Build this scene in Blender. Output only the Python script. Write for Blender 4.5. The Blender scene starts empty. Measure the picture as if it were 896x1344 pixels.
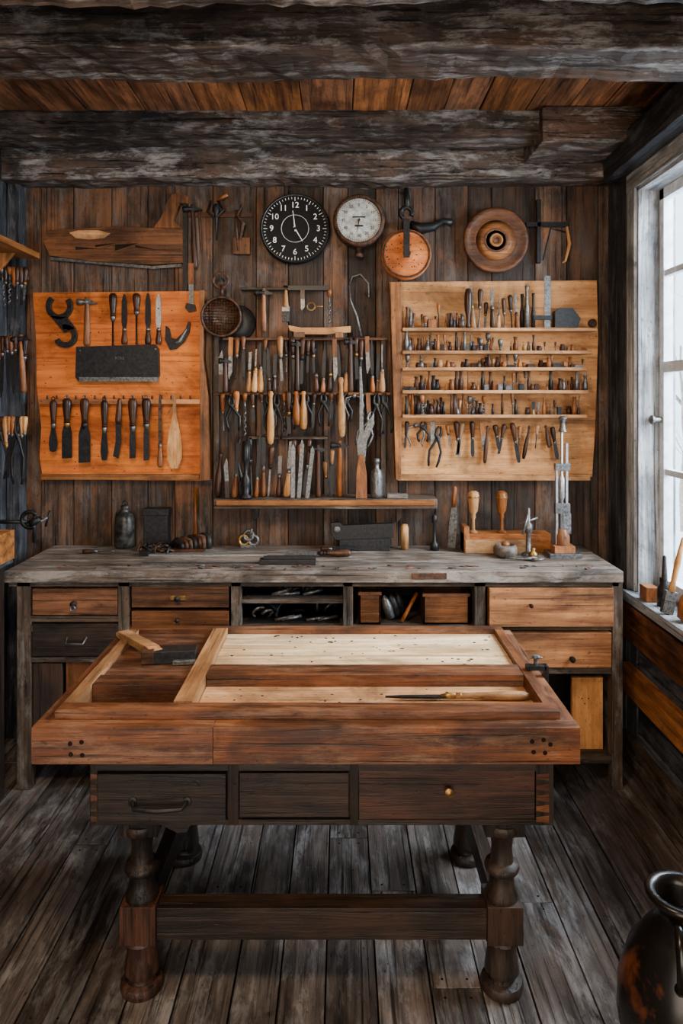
import bpy, math, random
from mathutils import Vector, Matrix
random.seed(7)
R=random.uniform
F=920.0; H=1.6
def U(px,Y): return (px-448)*Y/F
def V(py,Y): return H-(py-520)*Y/F
pi=math.pi
T=lambda x,y,z: Matrix.Translation((x,y,z))
RX=lambda a: Matrix.Rotation(a,4,'X')
RY=lambda a: Matrix.Rotation(a,4,'Y')
RZ=lambda a: Matrix.Rotation(a,4,'Z')
SC=lambda a,b: Matrix.Diagonal((a,b,1,1))

# ---------------------------------------------------------------- materials
def newmat(name):
    m=bpy.data.materials.new(name); m.use_nodes=True
    nt=m.node_tree; return m,nt,nt.nodes['Principled BSDF']
def N(nt,t,**k):
    n=nt.nodes.new(t)
    for a,b in k.items(): setattr(n,a,b)
    return n
def mth(nt,op,a,b=None,c=None):
    n=N(nt,'ShaderNodeMath',operation=op)
    for i,s in enumerate((a,b,c)):
        if s is None: continue
        if isinstance(s,(int,float)): n.inputs[i].default_value=s
        else: nt.links.new(s,n.inputs[i])
    return n.outputs[0]
def mixc(nt,bt,fac,a,b):
    n=N(nt,'ShaderNodeMix',data_type='RGBA',blend_type=bt)
    for k,s in ((0,fac),(6,a),(7,b)):
        if isinstance(s,(int,float)): n.inputs[k].default_value=s
        elif isinstance(s,tuple): n.inputs[k].default_value=s
        else: nt.links.new(s,n.inputs[k])
    return n.outputs[2]
def base_vec(nt):
    tc=N(nt,'ShaderNodeTexCoord'); at=N(nt,'ShaderNodeAttribute',attribute_name='rnd')
    sc=N(nt,'ShaderNodeVectorMath',operation='SCALE'); sc.inputs[0].default_value=(17.3,9.1,23.7)
    nt.links.new(at.outputs['Fac'],sc.inputs['Scale'])
    ad=N(nt,'ShaderNodeVectorMath',operation='ADD')
    nt.links.new(tc.outputs['Object'],ad.inputs[0]); nt.links.new(sc.outputs[0],ad.inputs[1])
    return ad.outputs[0],at.outputs['Fac']
def noise(nt,vec,scale3,detail=6,rough=.6,dist=0.0):
    mp=N(nt,'ShaderNodeMapping'); mp.inputs['Scale'].default_value=scale3
    nt.links.new(vec,mp.inputs['Vector'])
    n=N(nt,'ShaderNodeTexNoise'); n.inputs['Scale'].default_value=1
    n.inputs['Detail'].default_value=detail; n.inputs['Roughness'].default_value=rough; n.inputs['Distortion'].default_value=dist
    nt.links.new(mp.outputs[0],n.inputs['Vector']); return n.outputs[0]
def ramp(nt,fac,stops):
    r=N(nt,'ShaderNodeValToRGB'); e=r.color_ramp.elements
    while len(e)<len(stops): e.new(.5)
    for i,(p,c) in enumerate(stops):
        e[i].position=p; e[i].color=(c[0],c[1],c[2],1) if isinstance(c,tuple) else (c,c,c,1)
    nt.links.new(fac,r.inputs[0]); return r.outputs[0]
_w={}
WD={}
def defwood(key,dark,light,fine=45,along=2.5,rough=.6,bump=.4,var=.5,crack=.55,grey=None,gfac=.5,stain=None,sfac=.7,pit=.5,bd=.005,spec=.25):
    WD[key]=dict(dark=dark,light=light,fine=fine,along=along,rough=rough,bump=bump,var=var,crack=crack,grey=grey,gfac=gfac,stain=stain,sfac=sfac,pit=pit,bd=bd,spec=spec)
def W(key,ax='X'):
    k=(key,ax)
    if k in _w: return _w[k]
    d=WD[key]; m,nt,p=newmat('wood_'+key+'_'+ax)
    vec,rnd=base_vec(nt)
    def s3(across,along):
        return {'X':(along,across,across),'Y':(across,along,across),'Z':(across,across,along)}[ax]
    n1=noise(nt,vec,s3(d['fine'],d['along']),9,.74,.45)
    n2=noise(nt,vec,s3(7,2.2),5,.65,.8)
    n3=noise(nt,vec,s3(d['fine']*2.6,d['along']*1.1),4,.6,.2)
    n4=noise(nt,vec,s3(5,3),7,.7,.5)
    f=mth(nt,'ADD',mth(nt,'MULTIPLY',n1,.62),mth(nt,'MULTIPLY',n2,.38))
    dk=d['dark']; lt=d['light']; mid=tuple(a*.6+b*.4 for a,b in zip(dk,lt))
    col=ramp(nt,f,[(.38,dk),(.49,mid),(.60,lt)])
    if d['stain']:
        col=mixc(nt,'MIX',ramp(nt,n4,[(.50,0.0),(.66,d['sfac'])]),col,d['stain']+(1,))
    if d['grey']:
        g=noise(nt,vec,s3(16,4.5),9,.78,.3)
        gf=ramp(nt,g,[(.50,0.0),(.62,d['gfac'])])
        col=mixc(nt,'MIX',gf,col,d['grey']+(1,))
    cr=ramp(nt,n3,[(.32,1-d['crack']),(.43,1.0)])
    col=mixc(nt,'MULTIPLY',1.0,col,cr)
    pn=noise(nt,vec,s3(75,38),3,.6,.0)
    pt=ramp(nt,pn,[(.30,1-d['pit']),(.37,1.0)])
    col=mixc(nt,'MULTIPLY',1.0,col,pt)
    sm=ramp(nt,noise(nt,vec,s3(3.2,2.2),6,.7,.6),[(.36,.42),(.52,1.0)])
    col=mixc(nt,'MULTIPLY',1.0,col,sm)
    v=mth(nt,'ADD',mth(nt,'MULTIPLY',rnd,d['var']),1-d['var']/2)
    hv=N(nt,'ShaderNodeHueSaturation'); nt.links.new(col,hv.inputs['Color']); nt.links.new(v,hv.inputs['Value'])
    hs=mth(nt,'ADD',mth(nt,'MULTIPLY',mth(nt,'FRACT',mth(nt,'MULTIPLY',rnd,7.31)),.12),.92); nt.links.new(hs,hv.inputs['Saturation'])
    nt.links.new(hv.outputs[0],p.inputs['Base Color'])
    ro=mth(nt,'ADD',mth(nt,'MULTIPLY',n2,.5),d['rough']-.25)
    nt.links.new(ro,p.inputs['Roughness']); p.inputs['Specular IOR Level'].default_value=d['spec']
    bp=N(nt,'ShaderNodeBump'); bp.inputs['Strength'].default_value=d['bump']; bp.inputs['Distance'].default_value=d['bd']
    hh=mth(nt,'ADD',mth(nt,'MULTIPLY',n1,.7),mth(nt,'ADD',mth(nt,'MULTIPLY',cr,.4),mth(nt,'MULTIPLY',pt,.25)))
    nt.links.new(hh,bp.inputs['Height']); nt.links.new(bp.outputs[0],p.inputs['Normal'])
    _w[k]=m; return m
def spot(name,c1,c2,sc=30,metal=0,rough=.5,bump=.1,lo=.4,hi=.62,var=.3,spec=.3):
    m,nt,p=newmat(name); vec,rnd=base_vec(nt)
    n=noise(nt,vec,(sc,sc,sc),7,.65,.2)
    col=ramp(nt,n,[(lo,c1),(hi,c2)])
    v=mth(nt,'ADD',mth(nt,'MULTIPLY',rnd,var),1-var/2)
    hv=N(nt,'ShaderNodeHueSaturation'); nt.links.new(col,hv.inputs['Color']); nt.links.new(v,hv.inputs['Value'])
    nt.links.new(hv.outputs[0],p.inputs['Base Color'])
    p.inputs['Metallic'].default_value=metal; p.inputs['Specular IOR Level'].default_value=spec
    nt.links.new(mth(nt,'ADD',mth(nt,'MULTIPLY',n,.3),rough-.15),p.inputs['Roughness'])
    bp=N(nt,'ShaderNodeBump'); bp.inputs['Strength'].default_value=bump; bp.inputs['Distance'].default_value=.002
    nt.links.new(n,bp.inputs['Height']); nt.links.new(bp.outputs[0],p.inputs['Normal'])
    return m
defwood('wall',(.009,.006,.005),(.120,.064,.036),fine=40,along=2,rough=.6,bump=.8,var=1.1,crack=.8,grey=(.105,.093,.088),gfac=.6,stain=(.21,.077,.024),sfac=.55,bd=.008)
defwood('wallgrey',(.007,.008,.011),(.055,.056,.064),fine=35,along=2,rough=.7,bump=.8,var=.7,crack=.8,grey=(.14,.145,.16),gfac=.5,bd=.008)
defwood('floor',(.017,.013,.012),(.145,.118,.102),fine=38,along=1.8,rough=.36,bump=.8,var=.6,crack=.8,grey=(.26,.25,.245),gfac=.65,stain=(.10,.056,.036),sfac=.4,bd=.006,spec=.5)
defwood('beam',(.008,.006,.005),(.11,.074,.054),fine=34,along=1.8,rough=.65,bump=1,var=.3,crack=.88,grey=(.34,.31,.29),gfac=.75,stain=(.14,.060,.027),sfac=.5,bd=.012)
defwood('ceil',(.030,.010,.004),(.46,.165,.052),fine=30,along=2,rough=.6,bump=.6,var=.8,crack=.7,stain=(.14,.055,.025),sfac=.6)
defwood('orange',(.40,.075,.005),(.72,.190,.014),fine=30,along=2,rough=.6,bump=.25,var=.15,crack=.45,pit=.5,spec=.12)
defwood('tan',(.29,.115,.033),(.64,.31,.11),fine=30,along=2,rough=.6,bump=.25,var=.15,crack=.45,pit=.5,spec=.12,stain=(.30,.12,.04),sfac=.45)
defwood('oak',(.026,.008,.003),(.22,.070,.021),fine=40,along=2,rough=.43,bump=.7,var=.3,crack=.85,stain=(.045,.014,.005),sfac=.7,grey=(.26,.14,.075),gfac=.5,spec=.4)
defwood('lip',(.12,.052,.019),(.38,.19,.085),fine=34,along=2,rough=.45,bump=.4,var=.2,crack=.7,stain=(.12,.045,.018),sfac=.6)
defwood('pale',(.38,.20,.08),(.95,.68,.38),fine=34,along=1.6,rough=.45,bump=.2,var=.1,crack=.45,pit=.55,spec=.4)
defwood('black',(.004,.003,.0025),(.036,.021,.014),fine=40,along=2,rough=.42,bump=.7,var=.3,crack=.75,stain=(.05,.021,.010),sfac=.5,spec=.3)
defwood('darkoak',(.006,.003,.002),(.080,.028,.013),fine=40,along=2,rough=.40,bump=.7,var=.3,crack=.75,spec=.35)
defwood('bench',(.010,.007,.005),(.105,.068,.045),fine=45,along=2,rough=.55,bump=.8,var=.4,crack=.8,grey=(.17,.15,.13),gfac=.6)
defwood('btop',(.030,.022,.018),(.24,.185,.145),fine=45,along=1.6,rough=.48,bump=.8,var=.25,crack=.85,grey=(.38,.34,.30),gfac=.6,stain=(.11,.055,.028),sfac=.6)
defwood('drawer',(.024,.009,.004),(.19,.068,.023),fine=40,along=2,rough=.45,bump=.6,var=.3,crack=.75)
defwood('pine',(.10,.030,.008),(.47,.180,.048),fine=28,along=1.5,rough=.5,bump=.5,var=.2,crack=.8,stain=(.12,.040,.013),sfac=.55)
defwood('hl',(.28,.115,.033),(.62,.32,.125),fine=60,along=10,rough=.4,bump=.1,var=.6,crack=.4)
defwood('hm',(.10,.029,.007),(.36,.122,.034),fine=60,along=10,rough=.38,bump=.1,var=.6,crack=.4)
defwood('hd',(.010,.004,.0025),(.078,.029,.012),fine=60,along=10,rough=.36,bump=.1,var=.8,crack=.4)
defwood('jamb',(.11,.115,.125),(.52,.535,.55),fine=40,along=2,rough=.7,bump=.9,var=.2,crack=.8,grey=(.10,.10,.105),gfac=.65)
HL,HM,HD=W('hl','Z'),W('hm','Z'),W('hd','Z')
STEEL=spot('steel_worn',(.055,.052,.05),(.22,.215,.21),90,.7,.42,lo=.35,hi=.7)
BRIGHT=spot('steel_bright',(.28,.28,.28),(.50,.50,.50),70,.85,.36,lo=.35,hi=.7)
IRON=spot('iron_dark',(.008,.008,.009),(.030,.028,.027),80,.4,.42,lo=.35,hi=.75)
RUST=spot('iron_rusty',(.018,.013,.011),(.12,.052,.026),50,.3,.6)
BRASS=spot('brass_aged',(.16,.085,.025),(.40,.23,.07),60,.8,.42)
BLACK=spot('black_enamel',(.003,.003,.0035),(.008,.008,.009),20,0,.55,.02,spec=.12)
CREAM=spot('dial_cream',(.24,.24,.225),(.48,.48,.45),25,0,.6,.02,spec=.15)
WHITE=spot('white_marking',(.80,.80,.78),(.9,.9,.88),20,0,.5,.0)
INK=spot('ink_black',(.01,.01,.01),(.02,.02,.02),20,0,.6,.0,spec=.1)
PAINTW=spot('white_window_paint',(.46,.50,.54),(.70,.74,.77),18,0,.5,.25,var=.1)
HOLE=spot('nail_hole_dark',(.010,.006,.004),(.02,.013,.010),20,0,.8,.0,spec=.05)
GLAZE=spot('brown_glaze',(.006,.004,.003),(.20,.050,.010),6,0,.3,.15,.52,.72,spec=.4)
BRISTLE=spot('bristle',(.02,.018,.016),(.09,.075,.06),140,0,.8,.6)
BARK=spot('tree_bark_hazed',(.22,.23,.24),(.36,.37,.38),20,0,.9,.3)  # bark greyed lighter, outdoor haze put into the colour
def glassmat():
    m,nt,p=newmat('window_glass')
    tr=N(nt,'ShaderNodeBsdfTransparent'); gl=N(nt,'ShaderNodeBsdfGlossy'); gl.inputs['Roughness'].default_value=.02
    mx=N(nt,'ShaderNodeMixShader'); mx.inputs[0].default_value=.07
    tr.inputs[0].default_value=(.93,.97,1,1)
    nt.links.new(tr.outputs[0],mx.inputs[1]); nt.links.new(gl.outputs[0],mx.inputs[2])
    nt.links.new(mx.outputs[0],nt.nodes['Material Output'].inputs[0]); return m
GLASS=glassmat()

# ---------------------------------------------------------------- builder
class B:
    def __init__(s,name,bev=0): s.name=name; s.v=[]; s.f=[]; s.m=[]; s.sm=[]; s.r=[]; s.mats=[]; s.bev=bev
    def add(s,vs,fs,mat,smooth=False,M=None,r=None):
        if mat not in s.mats: s.mats.append(mat)
        k=s.mats.index(mat); o=len(s.v); r=R(0,1) if r is None else r
        for v in vs:
            v=Vector(v); s.v.append(M@v if M is not None else v)
        for f in fs:
            s.f.append([i+o for i in f]); s.m.append(k); s.sm.append(smooth); s.r.append(r)
    def box(s,x0,x1,y0,y1,z0,z1,mat,M=None,r=None):
        vs=[(x,y,z) for x in (x0,x1) for y in (y0,y1) for z in (z0,z1)]
        s.add(vs,[(0,1,3,2),(4,6,7,5),(0,4,5,1),(2,3,7,6),(0,2,6,4),(1,5,7,3)],mat,False,M,r)
    def lathe(s,prof,mat,M=None,seg=12,smooth=True,r=None):
        vs=[];fs=[]
        for (rr,z) in prof:
            for i in range(seg):
                a=2*pi*i/seg; vs.append((max(rr,1e-5)*math.cos(a),max(rr,1e-5)*math.sin(a),z))
        for j in range(len(prof)-1):
            for i in range(seg):
                k=(i+1)%seg; fs.append((j*seg+i,j*seg+k,(j+1)*seg+k,(j+1)*seg+i))
        fs.append(tuple(range(seg))); fs.append(tuple((len(prof)-1)*seg+i for i in range(seg)))
        s.add(vs,fs,mat,smooth,M,r)
    def tube(s,pts,rad,mat,M=None,seg=8,smooth=True,flat=1.0):
        pts=[Vector(p) for p in pts]; n=len(pts)
        if not isinstance(rad,(list,tuple)): rad=[rad]*n
        vs=[];fs=[]; up=Vector((0,1,0))
        for i,p in enumerate(pts):
            t=(pts[min(i+1,n-1)]-pts[max(i-1,0)]).normalized()
            u=up if abs(t.dot(up))<.95 else Vector((1,0,0))
            a=t.cross(u).normalized(); b=t.cross(a).normalized()
            for k in range(seg):
                w=2*pi*k/seg; vs.append(p+a*math.cos(w)*rad[i]+b*math.sin(w)*rad[i]*flat)
        for j in range(n-1):
            for i in range(seg):
                k=(i+1)%seg; fs.append((j*seg+i,j*seg+k,(j+1)*seg+k,(j+1)*seg+i))
        fs.append(tuple(range(seg))); fs.append(tuple((n-1)*seg+i for i in range(seg)))
        s.add(vs,fs,mat,smooth,M)
    def poly(s,pts,y0,y1,mat,M=None,r=None):
        n=len(pts); vs=[(x,y0,z) for x,z in pts]+[(x,y1,z) for x,z in pts]
        fs=[tuple(range(n)),tuple(range(2*n-1,n-1,-1))]+[(i,(i+1)%n,n+(i+1)%n,n+i) for i in range(n)]
        s.add(vs,fs,mat,False,M,r)
    def torus(s,Rr,r,mat,M=None,seg=28,sg=8,a0=0,a1=2*pi):
        full=abs(a1-a0-2*pi)<1e-4; vs=[];fs=[]; n=seg if full else seg+1
        for i in range(n):
            a=a0+(a1-a0)*i/seg
            for k in range(sg):
                w=2*pi*k/sg; q=Rr+r*math.cos(w); vs.append((q*math.cos(a),r*math.sin(w),q*math.sin(a)))
        for i in range(seg):
            j=(i+1)%n
            for k in range(sg):
                l=(k+1)%sg; fs.append((i*sg+k,i*sg+l,j*sg+l,j*sg+k))
        if not full: fs.append(tuple(range(sg))); fs.append(tuple((n-1)*sg+k for k in range(sg)))
        s.add(vs,fs,mat,True,M)
    def rough(s,x0,x1,y0,y1,z0,z1,mat,ax='X',n=24,j=.008,M=None):
        L0,L1={'X':(x0,x1),'Y':(y0,y1),'Z':(z0,z1)}[ax]; vs=[];fs=[]
        m=3
        cs={'X':((y0,y1),(z0,z1)),'Y':((x0,x1),(z0,z1)),'Z':((x0,x1),(y0,y1))}[ax]
        ring=[]
        for k in range(m): ring.append((k/m,0))
        for k in range(m): ring.append((1,k/m))
        for k in range(m): ring.append((1-k/m,1))
        for k in range(m): ring.append((0,1-k/m))
        ph=[R(0,6.28) for _ in range(4)]
        for i in range(n+1):
            t=i/n; l=L0+(L1-L0)*t
            for (a,b) in ring:
                p=cs[0][0]+(cs[0][1]-cs[0][0])*a; q=cs[1][0]+(cs[1][1]-cs[1][0])*b
                w=j*(math.sin(t*9+ph[0]+a*3)+.6*math.sin(t*23+ph[1]+b*4))*.6
                p+=w+R(-j,j)*.5; q+=j*(math.sin(t*11+ph[2])+.5*math.sin(t*27+ph[3]+a*5))*.6+R(-j,j)*.5
                vs.append({'X':(l,p,q),'Y':(p,l,q),'Z':(p,q,l)}[ax])
        k=len(ring)
        for i in range(n):
            for q in range(k):
                w=(q+1)%k; fs.append((i*k+q,i*k+w,(i+1)*k+w,(i+1)*k+q))
        fs.append(tuple(range(k))); fs.append(tuple(n*k+q for q in range(k)))
        s.add(vs,fs,mat,False,M)
    def text(s,txt,size,x,y,z,mat,rot=0,M0=None):
        cu=bpy.data.curves.new('t','FONT'); cu.body=txt; cu.size=size; cu.align_x='CENTER'; cu.align_y='CENTER'; cu.extrude=.0004; cu.resolution_u=3
        ob=bpy.data.objects.new('t',cu); bpy.context.scene.collection.objects.link(ob)
        dg=bpy.context.evaluated_depsgraph_get(); me=bpy.data.meshes.new_from_object(ob.evaluated_get(dg))
        M=T(x,y,z)@RY(rot)@RX(pi/2)
        if M0 is not None: M=M0@M
        s.add([v.co.copy() for v in me.vertices],[list(p.vertices) for p in me.polygons],mat,False,M)
        bpy.data.objects.remove(ob); bpy.data.meshes.remove(me)
    def done(s,bev=None):
        bev=s.bev if bev is None else bev
        lo=Vector([min(v[i] for v in s.v) for i in range(3)]); hi=Vector([max(v[i] for v in s.v) for i in range(3)]); c=(lo+hi)/2
        me=bpy.data.meshes.new(s.name); me.from_pydata([tuple(v-c) for v in s.v],[],s.f)
        for m in s.mats: me.materials.append(m)
        me.polygons.foreach_set('material_index',s.m); me.polygons.foreach_set('use_smooth',s.sm)
        at=me.attributes.new('rnd','FLOAT','FACE'); at.data.foreach_set('value',s.r)
        import bmesh
        bm=bmesh.new(); bm.from_mesh(me); bmesh.ops.recalc_face_normals(bm,faces=bm.faces); bm.to_mesh(me); bm.free()
        me.update()
        ob=bpy.data.objects.new(s.name,me); ob.location=c; bpy.context.scene.collection.objects.link(ob)
        if bev:
            md=ob.modifiers.new('bevel','BEVEL'); md.width=bev; md.segments=2; md.limit_method='ANGLE'; md.angle_limit=math.radians(50)
        return ob

# ---------------------------------------------------------------- tools (local: hang from origin down -Z)
HS=[HL,HM,HM,HM,HD,HD,HD]
def t_handle(b,M,h,r,mat,ferr=BRASS):
    b.lathe([(0,0),(.6*r,-.0005),(r,-.09*h),(1.05*r,-.3*h),(.78*r,-.7*h),(.66*r,-.8*h),(.72*r,-h)],mat,M,10)
    b.lathe([(.7*r,-h*.92),(.7*r,-h*1.08),(.35*r,-h*1.2)],ferr,M,10)
def t_chisel(b,M,L,w=None,hm=None,bm=None):
    w=w or R(.007,.018); hm=hm or random.choice(HS); bm=bm or random.choice([STEEL,IRON,IRON])
    h=L*R(.38,.5); r=min(.015,.05*L+.004); t_handle(b,M,h,r,hm,random.choice([BRASS,STEEL,IRON]))
    b.poly([(-.25*w,-h),(.25*w,-h),(.5*w,-h-.28*(L-h)),(.5*w,-L+.004),(-.5*w,-L),(-.5*w,-h-.28*(L-h))],-.002,.002,bm,M)
def t_driver(b,M,L,hm=None,bm=None,rr=None):
    hm=hm or random.choice(HS); bm=bm or random.choice([STEEL,IRON]); h=L*R(.35,.5); r=rr or min(.014,.05*L+.003)
    t_handle(b,M,h,r,hm,STEEL)
    b.lathe([(.25*r,-h),(.25*r,-L+.012),(.4*r,-L+.008),(.15*r,-L)],bm,M,8)
def t_file(b,M,L,w=.016,hm=None,bm=IRON):
    hm=hm or random.choice(HS); h=.28*L; t_handle(b,M,h,.011,hm,STEEL)
    b.poly([(-.2*w,-h),(.2*w,-h),(.5*w,-h-.04),(.45*w,-L*.85),(.15*w,-L),(-.15*w,-L),(-.45*w,-L*.85),(-.5*w,-h-.04)],-.0025,.0025,bm,M)
def t_spat(b,M,L,w=.04,hm=None,bm=IRON):
    hm=hm or HD; h=.45*L; t_handle(b,M,h,.012,hm,STEEL)
    z=-h; l=L-h
    b.poly([(-.005,z),(.005,z),(.008,z-.25*l),(.45*w,z-.5*l),(.5*w,z-.75*l),(.35*w,-L+.004),(0,-L),(-.35*w,-L+.004),(-.5*w,z-.75*l),(-.45*w,z-.5*l),(-.008,z-.25*l)],-.0015,.0015,bm,M)
def t_hammer(b,M,L,hw=.09,hm=None,bm=IRON,peen=True):
    hm=hm or HM
    b.lathe([(.008,.005),(.009,-.03),(.011,-.4*L),(.013,-.8*L),(.014,-.95*L),(.010,-L)],hm,M,10)
    b.lathe([(.012,-.5*hw),(.0145,-.48*hw),(.0145,-.28*hw),(.010,-.2*hw),(.012,.0),(.010,.12*hw)],bm,M@T(0,0,-.015)@RY(pi/2),12)
    b.poly([(-.05*hw,.012),(.1*hw,.012),(.5*hw,-.004),(.5*hw,-.008),(.1*hw,-.012),(-.05*hw,-.012)],-.010,.010,bm,M@T(.0,0,-.015))
def t_pliers(b,M,L,mat=IRON,sp=.03):
    j=.28*L
    for s in (-1,1):
        b.tube([(s*.004,0,-.0),(s*.011,0,-.4*j),(s*.012,0,-.8*j),(0,s*.003,-j),(-s*.4*sp,0,-j-.15*L),(-s*.9*sp,0,-.62*L),(-s*.8*sp,0,-.85*L),(-s*.6*sp,0,-L)],[.003,.006,.008,.010,.006,.0055,.006,.005],mat,M,8)
    b.lathe([(.009,-.008),(.009,.008)],STEEL,M@T(0,0,-j)@RX(pi/2),12)
def t_brush(b,M,L,hm=None):
    hm=hm or HL; w=.035
    b.lathe([(0,0),(.007,-.005),(.008,-.1*L),(.011,-.3*L),(.012,-.45*L),(.016,-.55*L)],hm,M,10)
    b.box(-w/2,w/2,-.008,.008,-.68*L,-.54*L,STEEL,M); b.box(-w*.48,w*.48,-.007,.007,-L,-.67*L,BRISTLE,M)
def t_spindle(b,M,L,hm=None,r=.018):
    hm=hm or random.choice([HL,HM,HM])
    b.lathe([(0,0),(.5*r,-.002),(.7*r,-.06*L),(.45*r,-.12*L),(.55*r,-.3*L),(.9*r,-.45*L),(r,-.6*L),(.95*r,-.85*L),(.7*r,-.97*L),(0,-L)],hm,M,12)
def t_auger(b,M,L,mat=STEEL):
    b.tube([(.004*math.sin(i*1.1),.004*math.cos(i*1.1),-L*.4-i*L*.6/22) for i in range(23)],.0035,mat,M,6)
    b.lathe([(.004,-.03),(.004,-L*.42)],mat,M,8); b.lathe([(.01,0),(.012,-.01),(.007,-.035)],random.choice([HM,STEEL]),M,10)
def t_caliper(b,M,L,mat=STEEL):
    for s in (-1,1): b.tube([(0,0,-.01),(s*.3*L,0,-.18*L),(s*.36*L,0,-.5*L),(s*.22*L,0,-.85*L),(s*.03,0,-L)],[.005,.005,.004,.004,.002],mat,M,8)
    b.lathe([(.01,-.006),(.01,.006)],mat,M@T(0,0,-.012)@RX(pi/2),12)
def t_blade(b,M,L,w=.02,mat=STEEL):
    b.poly([(-w/2,0),(w/2,0),(w/2,-L*.8),(0,-L),(-w/2,-L*.85)],-.0015,.0015,mat,M)
def t_knife(b,M,L):
    h=.42*L; b.box(-.010,.010,-.007,.007,-h,0,random.choice([HD,HM]),M)
    b.poly([(-.009,-h),(.009,-h),(.011,-.8*L),(-.004,-L),(-.008,-.9*L)],-.001,.001,STEEL,M)
KIND={'c':t_chisel,'d':t_driver,'f':t_file,'s':t_spat,'h':t_hammer,'p':t_pliers,'b':t_brush,'w':t_spindle,'a':t_auger,'k':t_knife,'l':t_blade,'q':t_caliper}
def stand(b,k,x,zb,y,L,inv=False,ang=0,**kw):
    if inv: M=T(x,y,zb)@RY(pi+ang)
    else: M=T(x,y,zb+L)@RY(ang)
    KIND[k](b,M,L,**kw)
def hang(b,k,x,zt,y,L,ang=0,sc=1,**kw): KIND[k](b,T(x,y,zt)@RY(ang)@SC(sc,1),L,**kw)

# ================================================================= ROOM
YB=3.34
f=B('floor',.003)
x=-1.75
while x<1.45:
    w=R(.115,.165); y=-1.2+R(-.8,0)
    while y<3.42:
        L=R(1.2,2.6); y1=min(y+L,3.42); dz=R(-.002,.002)
        if y1>-1.15: f.box(x+.0025,x+w-.0025,max(y,-1.2)+.002,y1-.002,-.03,0+dz,W('floor','Y'))
        for k_ in (.25,.75):
            for yn in (y+.03,y1-.03):
                if yn>1.2: f.lathe([(.004,dz-.001),(.004,dz+.0006)],HOLE,T(x+w*k_,yn,0),8,False)
        y+=L
    x+=w
f.box(-1.75,1.5,-1.2,3.42,-.06,-.02,HOLE)
f.done()
wb=B('wall_back',.003); x=-1.6
while x<1.35:
    w=R(.10,.21); w=min(w,1.42-x)
    wb.box(x+.0015,x+w-.0015,YB+R(-.001,.006),YB+.03,0,2.84,W('wall','Z')); x+=w
wb.box(-1.6,1.42,YB+.02,YB+.06,0,2.84,HOLE)
wb.done()
XL=-1.56
wl=B('wall_left',.003); y=-1.2
while y<3.4:
    w=R(.12,.2); wl.box(XL-.03,XL+R(-.004,.003),y+.0015,min(y+w,3.4)-.0015,0,2.84,W('wallgrey','Z')); y+=w
wl.box(XL-.06,XL-.02,-1.2,3.4,0,2.84,HOLE)
wl.done()
XR=1.27; WY0,WY1=1.75,3.02; WZ0,WZ1=.76,2.50
wr=B('wall_right',.003)
y=WY1+.0
while y<3.38:
    w=.11; wr.box(XR+R(-.003,.003),XR+.13,y+.0015,min(y+w,3.4)-.0015,0,2.84,W('wallgrey','Z')); y+=w
y=-1.2
while y<WY0-.01:
    w=min(.16,WY0-y); wr.box(XR+R(-.003,.003),XR+.13,y+.0015,y+w-.0015,0,2.84,W('wallgrey','Z')); y+=w
wr.box(XR,XR+.13,WY0,WY1,WZ1,2.84,W('wallgrey','Y'))
for i in range(5): wr.box(XR+R(.0,.012),XR+.13,WY0,WY1,i*.151,i*.151+.148,W('wallgrey','Y'))
wr.done()
wf=B('unseen_wall_front',.003); x=-1.6  # unseen wall behind camera, added with a narrow opening to darken the corners
while x<1.35:
    w=.17; z0=0 if (x+w<-1.1 or x>.86) else 2.35
    wf.box(x+.0015,x+w-.0015,-1.23,-1.20,z0,2.84,W('wallgrey','Z')); x+=w
wf.done()
t=B('trim_1',.004)
t.rough(XR-.035,XR+.02,1.0,WY1+.06,.545,.70,W('drawer','Y'),'Y',20,.004); t.done()
t=B('trim_2',.004)
t.rough(XR-.03,XR+.02,1.0,3.1,.30,.43,W('pine','Y'),'Y',20,.004); t.done()
t=B('trim_3',.003)
t.rough(XR-.03,XR+.02,1.0,3.3,.0,.12,W('bench','Y'),'Y',20,.004); t.done()
c=B('ceiling',.003); x=-1.62
while x<1.4:
    w=R(.13,.24); c.box(x+.002,x+w-.002,-1.2,3.4,2.80+R(0,.005),2.83,W('ceil','Y')); x+=w
c.box(-1.65,1.6,-1.2,3.4,2.835,2.86,HOLE); c.done()
for (y0,y1,z0,z1) in ((2.0,2.22,2.60,2.81),(2.95,3.11,2.70,2.81),(3.20,3.345,2.595,2.81),(1.5,1.72,2.56,2.81),(.7,.9,2.6,2.81)):
    b=B('ceiling_beam'); b.rough(-1.56,1.27,y0,y1,z0,z1,W('beam','X'),'X',70,.009); b.done(.004)
b=B('ceiling_beam'); b.rough(.83,1.27,2.90,3.19,2.66,2.80,W('beam','X'),'X',14,.006); b.done(.004)
b=B('wall_plate_beam'); b.rough(1.18,1.275,-1.2,3.17,2.57,2.70,W('wallgrey','Y'),'Y',50,.005); b.done(.004)
b=B('corner_post'); b.rough(-1.56,-1.50,3.27,3.345,0,2.6,W('wallgrey','Z'),'Z',24,.004); b.done()

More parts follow.
